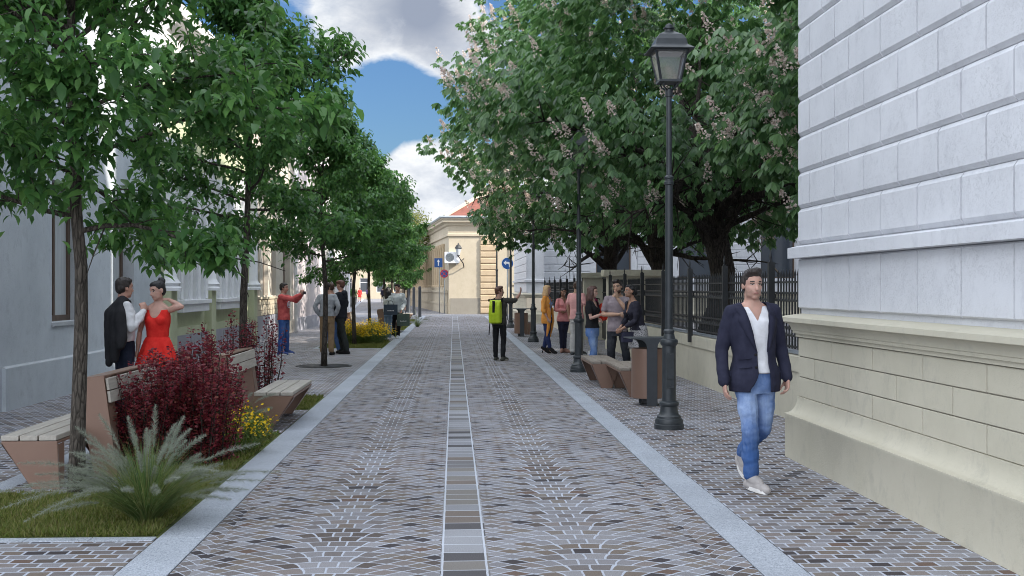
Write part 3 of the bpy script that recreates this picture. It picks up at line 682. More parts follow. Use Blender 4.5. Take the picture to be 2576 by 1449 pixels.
# ---------------------------------------------------------------- street lamps
def lamp_proto():
    r = empty('street_lamp', (0,0,0))
    m = MB(); m.lathe([(.175,0),(.175,.055),(.165,.062),(.168,.10),(.155,.125),(.145,.13),(.142,.155),(.118,.175),(.105,.22),(.10,.275),(.112,.285),(.118,.305),(.112,.325),(.085,.34)], 28); m.build('base', MT['lampiron'], r, auto=35)
    m = MB(); m.lathe([(.082,.34),(.080,1.01),(.092,1.02),(.104,1.04),(.108,1.065),(.098,1.09),(.075,1.10),(.062,1.15),(.056,1.165),(.064,1.175),(.064,1.20),(.048,1.22),(.045,2.98),(.058,2.99),(.058,3.02),(.047,3.03),(.047,3.05),(.056,3.06),(.056,3.08),(.034,3.10),(.032,4.06),(.045,4.065),(.045,4.15),(.03,4.16)], 24); sh = m.build('shaft', MT['lampiron'], r, auto=35)
    m = MB(); m.box(-.045,.045,-.088,-.076,.50,.93); m.lathe([(.008,0),(.008,.012)], 8, c=(0,-.1,.90)); m.lathe([(.008,0),(.008,.012)], 8, c=(0,-.1,.53)); d = m.build('service_door', MT['lampiron'], sh, bevel=.004, seg=1)
    m = MB()
    for sx in (-1,1):
        for sy in (-1,1): m.tube([(sx*.03,sy*.03,4.14),(sx*.075,sy*.075,4.18),(sx*.09,sy*.09,4.24)], .011, 6)
    m.build('bracket', MT['lampiron'], r, smooth=True)
    z0, z1, a, c = 4.245, 4.62, .115, .185
    m = MB()
    for sx in (-1,1):
        for sy in (-1,1):
            p0 = Vector((sx*a, sy*a, z0)); p1 = Vector((sx*c, sy*c, z1)); m.tube([p0,p1], .016, 4)
    m.box(-a-.02,a+.02,-a-.02,a+.02,z0-.018,z0+.012)
    for s_ in (-1,1):
        m.box(-c,c,s_*c-.015,s_*c+.015,z1-.03,z1); m.box(s_*c-.015,s_*c+.015,-c,c,z1-.03,z1)
    lt = m.build('lantern_frame', MT['lampiron'], r)
    m = MB()
    for k in range(4):
        M4 = Matrix.Rotation(k*PI/2, 4, 'Z'); m.add([M4 @ Vector(v) for v in ((-a,-a,z0),(a,-a,z0),(c,-c,z1-.03),(-c,-c,z1-.03))], [(0,1,2,3)])
    m.build('glass_pane', MT['lampglass'], lt, recalc=False)
    m = MB(); m.box(-.14,.14,-.14,.14,z1-.045,z1-.032); m.build('light_panel', MT['white'], lt)
    m = MB()
    n = 4
    def ring(rad, z): return [(sx*rad, sy*rad, z) for sx, sy in ((-1,-1),(1,-1),(1,1),(-1,1))]
    rs = [ring(.255,z1-.012), ring(.26,z1), ring(.19,z1+.05), ring(.175,z1+.12), ring(.135,z1+.185), ring(.085,z1+.215), ring(.06,z1+.23)]
    vs = sum(rs, []); fs = [(i*4+k, i*4+(k+1)%4, (i+1)*4+(k+1)%4, (i+1)*4+k) for i in range(len(rs)-1) for k in range(4)]+[(3,2,1,0), tuple(4*(len(rs)-1)+k for k in range(4))]
    m.add(vs, fs); rf = m.build('lantern_roof', MT['lampiron'], r, bevel=.006, seg=2)
    m = MB(); m.lathe([(.05,z1+.225),(.05,z1+.265),(.068,z1+.27),(.068,z1+.285),(.045,z1+.29),(.04,z1+.32),(.015,z1+.335)], 16); m.build('finial', MT['lampiron'], rf, auto=35)
    return r
m_, t_, b_ = nt('lamp_glass'); b_.inputs['Base Color'].default_value = (.75,.72,.70,1); b_.inputs['Roughness'].default_value = .18; b_.inputs['Transmission Weight'].default_value = .85; b_.inputs['IOR'].default_value = 1.15
MT['lampglass'] = m_
lamp = lamp_proto()
spots = [(1683,1078,'nearest charcoal street lamp, standing beside the brown litter bin and the walking man'),
         (1456,935.7,'charcoal street lamp beside the dark-haired woman in blue jeans and black top'),
         (1341.6,860.7,'charcoal street lamp next to the woman in the orange cardigan'),
         (1284.7,824.5,'charcoal street lamp behind the boy with the lime backpack, near a brown bin')]
for i, (x, y, lb) in enumerate(spots):
    o = lamp if i == 0 else copy_tree(lamp)
    o.location = gp(x, y); o.scale = (1,1,.965); tag(o, lb, 'street lamp', 'old-style street lamps along the pavement')
if True:      # maker's letters cast on the nearest service door
    fc = bpy.data.curves.new('letters', 'FONT'); fc.body = 'SABOR'; fc.size = .028; fc.extrude = .0012; fc.align_x = 'CENTER'
    fo = bpy.data.objects.new('letters', fc); COL.objects.link(fo); dg = bpy.context.evaluated_depsgraph_get(); me = bpy.data.meshes.new_from_object(fo.evaluated_get(dg)); bpy.data.objects.remove(fo)
    me.materials.clear(); me.materials.append(MT['iron']); me.transform(Matrix.Translation((0,-.0895,.60)) @ Matrix.Rotation(PI/2, 4, 'X')); link('lettering', me, [c for c in lamp.children if c.name.startswith('shaft')][0])
v = wp(1249.7, 724.5, 66); r = empty('slim_pole', (v.x, v.y, 0), 0, 'slim bare dark pole rising behind the boy with the lime backpack', 'pole')
m = MB(); m.lathe([(.14,0),(.14,.06),(.09,.12),(.075,.3),(.075,1.0),(.095,1.03),(.05,1.1)], 16); m.build('base', MT['lampiron'], r, auto=35)
m = MB(); m.lathe([(.06,1.101),(.058,2.6),(.075,2.62),(.075,2.68),(.045,2.7),(.043,3.9),(.06,3.92),(.055,4.02),(.02,4.06)], 14); m.build('shaft', MT['lampiron'], r, auto=35)
# ---------------------------------------------------------------- litter bins
def bin_proto():
    r = empty('litter_bin', (0,0,0))
    m = MB(); m.lathe([(.225,.10),(.235,.105),(.235,.80),(.228,.805),(.222,.80),(.222,.74),(.0,.74)], 40, caps=False); m.build('drum', MT['copper'], r, auto=35)
    m = MB(); m.lathe([(.0,.735),(.215,.738),(.215,.742),(.0,.745)], 32, caps=False); m.build('liner', MT['dark'], r)
    m = MB(); prof = [(-.075,0),(.075,0),(.075,.82)]+[(.075+.115*(1-math.cos(a*PI/12)), .82+.115*math.sin(a*PI/12)) for a in range(1,7)]+[(.30,.945),(.30,.96),(-.30,.96),(-.30,.945)]+[(-.075-.115*(1-math.cos(a*PI/12)), .82+.115*math.sin(a*PI/12)) for a in range(6,0,-1)]+[(-.075,.82)]
    m.prism(prof, -.262, -.243, 'y'); m.build('front_strap', MT['graphite'], r, bevel=.003, seg=1)
    m = MB(); m.prism(prof, .243, .262, 'y'); m.build('rear_strap', MT['graphite'], r, bevel=.003, seg=1)
    m = MB(); m.box(-.30,.30,-.242,.242,.945,.958); m.build('lid_plate', MT['graphite'], r)
    m = MB(); m.lathe([(.12,0),(.12,.02),(.09,.03),(.09,.10)], 24); m.build('foot', MT['dark'], r)
    return r
bn = bin_proto()
v = gp(1630, 1018); bn.location = v; bn.rotation_euler.z = R(4); tag(bn, 'brown cylindrical litter bin with dark T-shaped strap beside the nearest lamp', 'litter bin', 'brown litter bins')
o = copy_tree(bn); o.location = gp(1311, 846); tag(o, 'brown litter bin with dark strap by the corner of the far grey wing', 'litter bin', 'brown litter bins')
o = copy_tree(bn); o.location = gp(1024, 784); tag(o, 'brown litter bin beside dark posts near the sand-coloured corner house', 'litter bin', 'brown litter bins')
# ---------------------------------------------------------------- benches
def end_panel(m, x0, x1, f0, f1, y, th, mi=0):
    """bent sheet end: trapezoid x0..x1 at the seat, f0..f1 at the foot"""
    m.prism([(f0,0),(f1,0),(x1,.405),(x0,.405)], y, y+th, 'y', mi)
def bench_seat(r, x0, x1, y0, y1, f0, f1, plank='plank', z=.405):
    b = MB()
    for yy in (y0, y1-.02): b.prism([(f0,.0),(f1,.0),(x1,z-.005),(x0,z-.005)], yy, yy+.02, 'y')
    b.box(min(x0,x1), max(x0,x1), y0+.0205, y1-.0205, z-.03, z-.005)
    # long sloping side sheet on the free side
    b.prism([(f0,0),(f0+.02*(1 if f1>f0 else -1),0),(x0+.02*(1 if x1>x0 else -1),z-.03),(x0,z-.03)], y0+.0205, y1-.0205, 'y') if False else None
    # inward folded returns of the sheet
    for yy, s_ in ((y0+.0205,1),(y1-.0205,-1)):
        b.add([(f0,yy,0),(x0,yy,z-.031),(x0+(f0-x0)*.0,yy+s_*.16,z-.031),(f0,yy+s_*.10,0)], [(0,1,2,3)])
        b.add([(f1,yy,0),(x1,yy,z-.031),(x1,yy+s_*.16,z-.031),(f1,yy+s_*.10,0)], [(0,1,2,3)])
    b.build('frame', MT['copper'], r, bevel=.006, seg=2)
    w = (x1-x0); n = 3
    for i in range(n):
        a = x0+w*i/n+.006*(1 if w>0 else -1); c = x0+w*(i+1)/n-.006*(1 if w>0 else -1)
        m = MB(); m.box(min(a,c), max(a,c), y0-.005, y1+.005, z, z+.042); m.build('seat_slat', MT[plank], r, bevel=.005, seg=2)
def bench_back(r, xb, s_, y0, y1, plank='plank'):
    """backrest along y at xb; s_ = +1 when the slats look to +x"""
    b = MB(); hd = .26      # depth of the folded support
    xo = xb-s_*hd
    for yy in (y0, y1-.22):
        # front and rear plate of the upright, tapering to the foot
        for q in (yy, yy+.20): b.prism([(xb+s_*.10,0),(xb-s_*.10,0),(xo,.80),(xo+s_*.03,.86),(xb-s_*.02,.885)], q, q+.02, 'y')
        b.add([(xo,yy,.80),(xo,yy+.22,.80),(xb-s_*.10,yy+.22,0),(xb-s_*.10,yy,0)], [(0,1,2,3)])
        b.add([(xb-s_*.02,yy,.885),(xb-s_*.02,yy+.22,.885),(xb+s_*.10,yy+.22,0),(xb+s_*.10,yy,0)], [(0,1,2,3)])
    b.prism([(xo,.80),(xo+s_*.03,.87),(xb-s_*.02,.895),(xb-s_*.015,.88),(xo+s_*.04,.855),(xo+s_*.012,.80)], y0, y1, 'y')
    b.build('back_frame', MT['copper'], r, bevel=.004, seg=1)
    for z0, z1 in ((.655,.755),(.765,.868)):
        f = lambda z: xb+s_*(.10-.12*z/.885)+s_*.004
        m = MB(); m.prism([(f(z0),z0),(f(z1),z1),(f(z1)+s_*.025,z1),(f(z0)+s_*.025,z0)], y0+.012, y1-.012, 'y'); m.build('back_slat', MT[plank], r, bevel=.003, seg=1)
def double_bench(loc, label, mirror=False, rz=0):
    r = empty('park_bench', loc, rz, label, 'bench', 'brown sheet benches in the planted strip')
    s_ = -1 if mirror else 1
    bench_seat(r, s_*-.46, s_*.0, 0, 1.85, s_*-.20, s_*.02)
    bench_back(r, s_*.22, s_, .62, 2.4)
    return r
def plain_back_bench(loc, label):
    r = empty('park_bench', loc, 0, label, 'bench', 'brown sheet benches in the planted strip')
    bench_seat(r, .46, .0, 0, 1.85, .20, -.02); bench_back(r, -.26, 1, -.15, 1.6); return r
# bench one: seat to the house side, back towards the street
v = wp(160, 1088, 10.0); double_bench((-3.26, 9.98, 0), 'brown bench with pale slats behind the first tree, seat facing the grey house')
plain_back_bench((-2.33, 14.0, 0), 'brown bench with pale backrest past the red shrubs, seat facing the street')
plain_back_bench((-2.33, 44.4, 0), 'brown bench behind the couple carrying shopping bags')
plain_back_bench((-2.45, 56.8, 0), 'far brown bench at the end of the planted strip near the crossing')
double_bench((-3.45, 36.8, 0), 'brown bench behind the yellow flowering plants, near the man in black')
def stool(loc, label):
    r = empty('backless_bench', loc, 0, label, 'bench', 'backless brown benches by the lamps')
    bench_seat(r, -.24, .24, 0, 1.75, -.08, .10, 'plankdark')
    return r
a = wp(1525, 909, 19.75)
stool((a.x, a.y, 0), 'backless brown bench beside the dark-haired woman, the farther of a pair behind the bin')
a = wp(1596, 925, 18.1)
stool((a.x+.02, a.y, 0), 'backless brown bench half hidden by the brown bin, the closer of a pair')
a = wp(1327, 805, 42.5); stool((a.x, a.y, 0), 'small backless bench in front of the far litter bin')
a = wp(1312, 800, 45.0); stool((a.x, a.y, 0), 'small backless bench right beside the far litter bin and lamp')
# ---------------------------------------------------------------- tree grate
v = gp(815, 921); r = empty('tree_grate', (v.x, v.y, 0), 0, 'round dark tree grate set in the paving round the third trunk', 'tree grate')
m = MB(); m.lathe([(.595,.0),(.595,.012),(.57,.014)], 64, caps=False); m.lathe([(.57,.011),(.12,.011)], 64, caps=False)
m.build('plate', MT['iron'], r)
m = MB()
for k in range(24):
    a = 2*PI*k/24; M4 = Matrix.Rotation(a, 4, 'Z'); m.box(.2,.53,-.03,.03,.0112,.016, M=M4)
m.build('rib', MT['iron'], r)
# ---------------------------------------------------------------- signs, air conditioner, wall lamp on the corner house
def disc(mb, r0, y, z, n=36, mi=0, x=0, th=.02):
    p = [(x+r0*math.cos(2*PI*k/n), z+r0*math.sin(2*PI*k/n)) for k in range(n)]; mb.prism(p, y-th, y, 'y', mi)
v = wp(1276.5, 662.7, 62); r = empty('turn_left_sign', (v.x, v.y, 0), 0, 'round blue road sign with white curved arrow beside the far grey wing', 'road sign')
m = MB(); m.tube([(0,.05,0),(0,.05,v.z+.25)], .03, 10); m.build('post', MT['zinc'], r, smooth=True)
m = MB(); disc(m, .31, 0, v.z); rim = m.build('disc', MT['white'], r)
m = MB(); disc(m, .295, -.0205, v.z, th=.004); m.build('blue_face', MT['signblue'], rim)
m = MB(); z = v.z
m.prism([(-.20,z+.03),(-.06,z+.16),(-.06,z+.08),(.02,z+.06),(.07,z-.01),(.075,z-.2),(.15,z-.2),(.14,z+.03),(.05,z+.13),(-.06,z+.155)][:0] or [(-.21,z+.02),(-.07,z+.15),(-.07,z+.065),(.03,z+.055),(.085,z-.02),(.085,z-.2),(.16,z-.2),(.16,z+.0),(.09,z+.10),(-.0,z-.0),(-.07,z-.01),(-.07,z-.11)][:0] or
    [(-.21,z+.03),(-.07,z-.10),(-.07,z-.015),(.0,z-.015),(.07,z-.05),(.085,z-.2),(.16,z-.2),(.15,z-.0),(.08,z+.08),(-.07,z+.09),(-.07,z+.16)], -.03, -.0255, 'y'); m.build('white_arrow', MT['white'], rim)
v = wp(1105.5, 662, 79.5); r = empty('one_way_sign', (v.x-.05, v.y-1.2, 0), R(-8), 'square blue one-way sign with white upward arrow on a thin post by the corner house', 'road sign')
m = MB(); m.tube([(0.05,.05,0),(.05,.05,v.z+.3)], .03, 8); m.build('post', MT['zinc'], r, smooth=True)
m = MB(); m.box(-.27,.27,-.02,0,v.z-.3,v.z+.3); pn = m.build('panel', MT['signblue'], r)
m = MB(); z = v.z; m.prism([(-.035,z-.2),(.035,z-.2),(.035,z+.06),(.10,z+.06),(0,z+.22),(-.10,z+.06),(-.035,z+.06)], -.026, -.0205, 'y'); m.build('white_arrow', MT['white'], pn)
v = wp(1118, 689, 78.2); r = empty('no_stopping_sign', (v.x, v.y-1.2, 0), R(-8), 'small round red and blue no-stopping sign on a post below the air conditioner', 'road sign')
m = MB(); m.tube([(0,.04,0),(0,.04,v.z+.25)], .028, 8); m.build('post', MT['zinc'], r, smooth=True)
m = MB(); z = v.z; disc(m, .27, 0, z); pn = m.build('red_rim', MT['signred'], r)
m = MB(); disc(m, .205, -.0205, z, th=.004); m.build('blue_face', MT['signblue'], pn)
m = MB()
for s_ in (-1,1):
    m.box(-.21,.21,-.031,-.0255,-.025,.025, M=Matrix.Translation((0,-.003*(s_+1),z)) @ Matrix.Rotation(s_*PI/4, 4, 'Y'))
m.build('red_cross', MT['signred'], pn)
v = wp(1141, 648, 76.2); r = empty('air_conditioner', (v.x-.1, 76.25, v.z), 0, 'white air conditioner box with round fan grille on the corner house wall', 'air conditioner')
m = MB(); m.box(-.48,.48,-.16,.34,-.36,.36); m.build('casing', MT['white'], r, bevel=.03, seg=2)
m = MB(); disc(m, .27, -.1605, 0, x=-.14, th=.006); gr = m.build('fan_grille', MT['zinc'], r)
m = MB()
for k in range(1,5): m.tube([(-.14+.06*k*math.cos(a*PI/10), -.175, .06*k*math.sin(a*PI/10)) for a in range(21)], .008, 4, caps=False)
m.build('grille_wires', MT['dark'], gr)
m = MB(); [m.box(x-.02,x+.02,-.14,.34,-.46,-.362) for x in (-.3,.3)]; m.build('bracket', MT['zinc'], r)
v = wp(1163, 642, 76.0); r = empty('wall_lantern', (v.x-.35, 76.6, v.z), 0, 'old iron wall lantern on a scroll bracket above the air conditioner', 'wall lamp')
m = MB(); m.tube([(.45,-.02,-.75),(.45,-.3,-.7),(.4,-.5,-.5),(.25,-.6,-.3),(.1,-.62,-.05)], .035, 8); m.tube([(.45,-.02,-.2),(.42,-.3,-.25),(.3,-.5,-.35)], .025, 8); m.build('bracket', MT['iron'], r, smooth=True)
m = MB(); m.lathe([(.10,0),(.22,.42)], 6, c=(.1,-.62,0), caps=False); m.build('lantern_glass', MT['curtain'], r)
m = MB(); m.lathe([(.26,.42),(.27,.45),(.16,.62),(.06,.68),(.04,.78)], 6, c=(.1,-.62,0)); m.build('lantern_roof', MT['iron'], r); m = MB(); m.lathe([(.11,-.04),(.12,-.001)], 6, c=(.1,-.62,0)); m.build('lantern_base', MT['iron'], r)
# ---------------------------------------------------------------- bollards and pots on the bend
m = MB(); m.lathe([(.10,0),(.085,.02),(.075,.9),(.085,.93),(.06,1.0),(.0,1.01)], 12, caps=False); bp = m.build('bollard', MT['graphite'], None, auto=40)
for i, (x, y, lb) in enumerate(((1056,797.5,'nearest dark bollard of the row by the corner house'),(1041,793,'dark bollard second from the crossing by the corner house'),(1029,789,'dark bollard third from the crossing by the corner house'))):
    o = bp if i == 0 else bp.copy()
    if i: COL.objects.link(o)
    o.location = gp(x, y); o.scale = (1.15,1.15,1.75-i*.04); tag(o, lb, 'bollard', 'dark bollards by the corner house')
def pot(x, y, sc, label, two):
    v = gp(x, y); r = empty('planter_pot', v, 0, label, 'plant pot', 'big grey plant pots by the shopfronts')
    m = MB(); m.lathe([(.22,0),(.33,.12),(.40,.4),(.42,.62),(.45,.72),(.45,.78),(.41,.78),(.40,.70),(0,.70)], 24, caps=False); m.build('pot', MT['granite_grey'], r, auto=40); r.scale = (sc,)*3; r['plant'] = two
    return r
MT['granite_grey'] = pm('cast_grey_pot', (.23,.235,.24), (.30,.305,.31), 5., .8)
POTS = [pot(884,771,1.15,'large grey pot with round green bush and bluish herbs near the red-dressed passer-by',1), pot(919,751,1.5,'grey pot with clipped bush beside the columned shopfront',0), pot(952,748,1.6,'grey pot with loose green plant farther along the side street',0)]
# ---------------------------------------------------------------- foliage
def frames(D, up=None, roll=None):
    """orthonormal frames: x = along D, y = side, z = face normal"""
    D = D/np.linalg.norm(D, axis=1, keepdims=True)
    U = np.tile([0.,0.,1.], (len(D),1)) if up is None else up
    Sx = np.cross(U, D); n = np.linalg.norm(Sx, axis=1, keepdims=True)
    Sx = np.where(n < 1e-4, np.array([[1.,0,0]]), Sx/np.maximum(n,1e-6)); Nz = np.cross(D, Sx)
    if roll is not None:
        c, s = np.cos(roll)[:,None], np.sin(roll)[:,None]; Sx, Nz = Sx*c+Nz*s, Nz*c-Sx*s
    return D, Sx, Nz
def instance(shape, faces, P, D, Sx, Nz, Lg, Wd=None):
    """shape (k,3) in (along, side, normal) units; P (n,3); returns V, F"""
    k = len(shape); n = len(P); Wd = Lg if Wd is None else Wd
    V = (P[:,None,:] + D[:,None,:]*(shape[None,:,0:1]*Lg[:,None,None]) + Sx[:,None,:]*(shape[None,:,1:2]*Wd[:,None,None]) + Nz[:,None,:]*(shape[None,:,2:3]*Lg[:,None,None])).reshape(-1,3)
    F = (np.asarray(faces)[None,:,:]+(np.arange(n)*k)[:,None,None]).reshape(-1, len(faces[0]))
    return V, F
LEAF = np.array([(0,0,0),(.34,.25,.05),(.32,0,-.03),(.34,-.25,.05),(.68,.20,-.05),(.66,0,-.14),(.68,-.20,-.05),(1.0,0,-.36)])
LEAF_F = [(0,2,1,1),(0,3,2,2)]
LEAF_Q = [(0,2,5,1),(0,3,5,2),(1,5,7,4),(3,6,7,5)]
LEAF2 = np.array([(0,0,0),(.36,.30,.05),(.40,0,-.02),(.36,-.30,.05),(.72,.24,-.04),(.72,-.24,-.04),(.72,0,-.10),(1.0,0,-.24)])
LEAF2_Q = [(0,2,1,0),]
LEAF_FQ = [(0,3,2,1),(1,2,5,4),(2,3,6,5),(4,5,6,7)]
def leaf_faces(): return [(0,3,2,1),(1,2,5,4),(2,3,6,5),(4,5,6,7)]
SPEAR = np.array([(0,0,0),(.45,.5,.05),(1.,0,-.12),(.45,-.5,.05)]); SPEAR_F = [(0,3,2,1)]
# leaf of the young street trees; palmate leaflet
CHEST = np.array([(0,0,0),(.35,.13,.02),(.35,0,-.02),(.35,-.13,.02),(.72,.21,-.03),(.72,0,-.09),(.72,-.21,-.03),(1.0,0,-.2)])
def randdir(n, rng): v = rng.normal(size=(n,3)); return v/np.linalg.norm(v, axis=1, keepdims=True)
def limb_tree(rng, z0, height, rad, n_limbs, trunk_r, lean=(0,0)):
    """trunk + limbs; returns MB of wood and list of twig end points with directions"""
    mb = MB(); tips = []
    tp = []; k = 12
    for i in range(k+1):
        f = i/k; z = height*.93*f
        tp.append(Vector((lean[0]*f+.05*math.sin(f*7+rng.random()*.4)*min(1,f*3), lean[1]*f+.05*math.cos(f*5.3)*min(1,f*3), z)))
    mb.tube(tp, [trunk_r*(1.18 if i == 0 else 1)*(1-.8*(i/k)**1.2) for i in range(k+1)], 12)
    def at(z):
        f = min(max(z/(height*.93), 0), .999)*k; i = int(f); return tp[i].lerp(tp[i+1], f-i)
    for j in range(n_limbs):
        f = (j+.5)/n_limbs; z = z0+.15+(height*.9-z0)*f
        b = at(z); a = j*2.39996+rng.uniform(-.3,.3)
        prof = math.sin(min(1, .30+f*.85)*PI)**.6 if f > .3 else .72+.28*f/.3
        ln = rad*max(.28, prof)*rng.uniform(.85,1.08)
        el = rng.uniform(.05,.35)+f*.7
        d = Vector((math.cos(a)*math.cos(el), math.sin(a)*math.cos(el), math.sin(el)))
        pts = [b]; p = b.copy(); m = 6
        for s in range(m):
            d = (d+Vector(rng.normal(size=3))*.12+Vector((0,0,-.02))).normalized(); p = p+d*ln/m; pts.append(p.copy())
        r0 = trunk_r*.42*(1-.5*f); mb.tube(pts, [r0*(1-.8*i/m) for i in range(m+1)], 6)
        for s in range(1, m+1):
            for q in range(3 if s > 1 else 1):
                aa = rng.uniform(0, 2*PI); dd = (d*.7+Vector((math.cos(aa), math.sin(aa), rng.uniform(-.45,.6)))*.8).normalized()
                ll = rng.uniform(.25,.55)*rad/1.7*(1.1-.3*s/m); e = pts[s]+dd*ll
                mb.tube([pts[s], pts[s]+dd*ll*.5+Vector((0,0,.02)), e], [r0*.25, r0*.18, .003], 4)
                tips.append((pts[s]+dd*ll*.5, dd)); tips.append((e, dd))
    return mb, tips
def young_tree(seed, height=5.9, z0=2.05, rad=1.75, nl=26, per=9, leaf=.125, zmin=1.9):
    rng = np.random.default_rng(seed)
    mb, tips = limb_tree(rng, z0, height, rad, nl, .062)
    P = []; D = []
    for (p, d) in tips:
        m = int(per*rng.uniform(.6,1.3))
        for q in range(m):
            a = rng.uniform(0, 2*PI); o = rng.normal(size=3)*.075
            P.append((p.x+o[0], p.y+o[1], p.z+o[2])); D.append((d.x*.45+math.cos(a)*.8, d.y*.45+math.sin(a)*.8, rng.uniform(-.8,.1)))
    P = np.array(P); D = np.array(D); kp = P[:,2] > zmin+.12*np.sin(P[:,0]*5)+.1*np.cos(P[:,1]*4); P = P[kp]; D = D[kp]; n = len(P)
    d, s, nz = frames(D, roll=rng.normal(size=n)*.35)
    Lg = rng.uniform(.6,1.2,n)*leaf
    V, F = instance(LEAF, leaf_faces(), P, d, s, nz, Lg)
    return mb, np_mesh('crown', V, F, MT['leaf'])
TREES = []
variants = [young_tree(11, per=25, z0=1.9, rad=1.95, nl=30, leaf=.125, zmin=1.95), young_tree(23, height=6.3, z0=2.3, zmin=2.25, per=23, rad=1.85, leaf=.118), young_tree(37, height=5.8, per=23, rad=1.8, leaf=.118)]
woods = []
spots = [(192.5,1251,0,0.4,1.0,'nearest young green street tree, growing in the lawn beside the plumed grass'),
         (615,1017,1,1.9,1.0,'young green street tree with its trunk among the red shrubs behind the second bench'),
         (815,921,2,0.0,.98,'young green street tree standing in the round dark tree grate'),
         (891.7,869,0,2.6,.97,'young green street tree rising from the yellow flowering plants'),
         (929.5,848,1,4.0,.97,'young green street tree just beyond the yellow flowers, before the couple'),
         (967,826,2,5.0,.95,'young green street tree directly behind the couple with shopping bags'),
         (985,812,0,1.2,.93,'young street tree near the end of the planted strip'),
         (1003,802,1,3.3,.9,'last young street tree before the crossing'),
         (1013,789,2,1.0,.85,'small young tree past the crossing near the dark bollards'),
         (1018,781,0,2.0,.85,'small young tree farthest along the side street')]
wm = [v[0].build('trunk', MT['bark'], None, smooth=True) for v in variants]
for o in wm: COL.objects.unlink(o)
for (x, y, k, rz, sc, lb) in spots:
    r = empty('street_tree', gp(x, y), rz, lb, 'tree', 'young trees lining the planted strip'); r.scale = (sc,)*3
    link('trunk', wm[k].data, r); link('crown', variants[k][1], r)
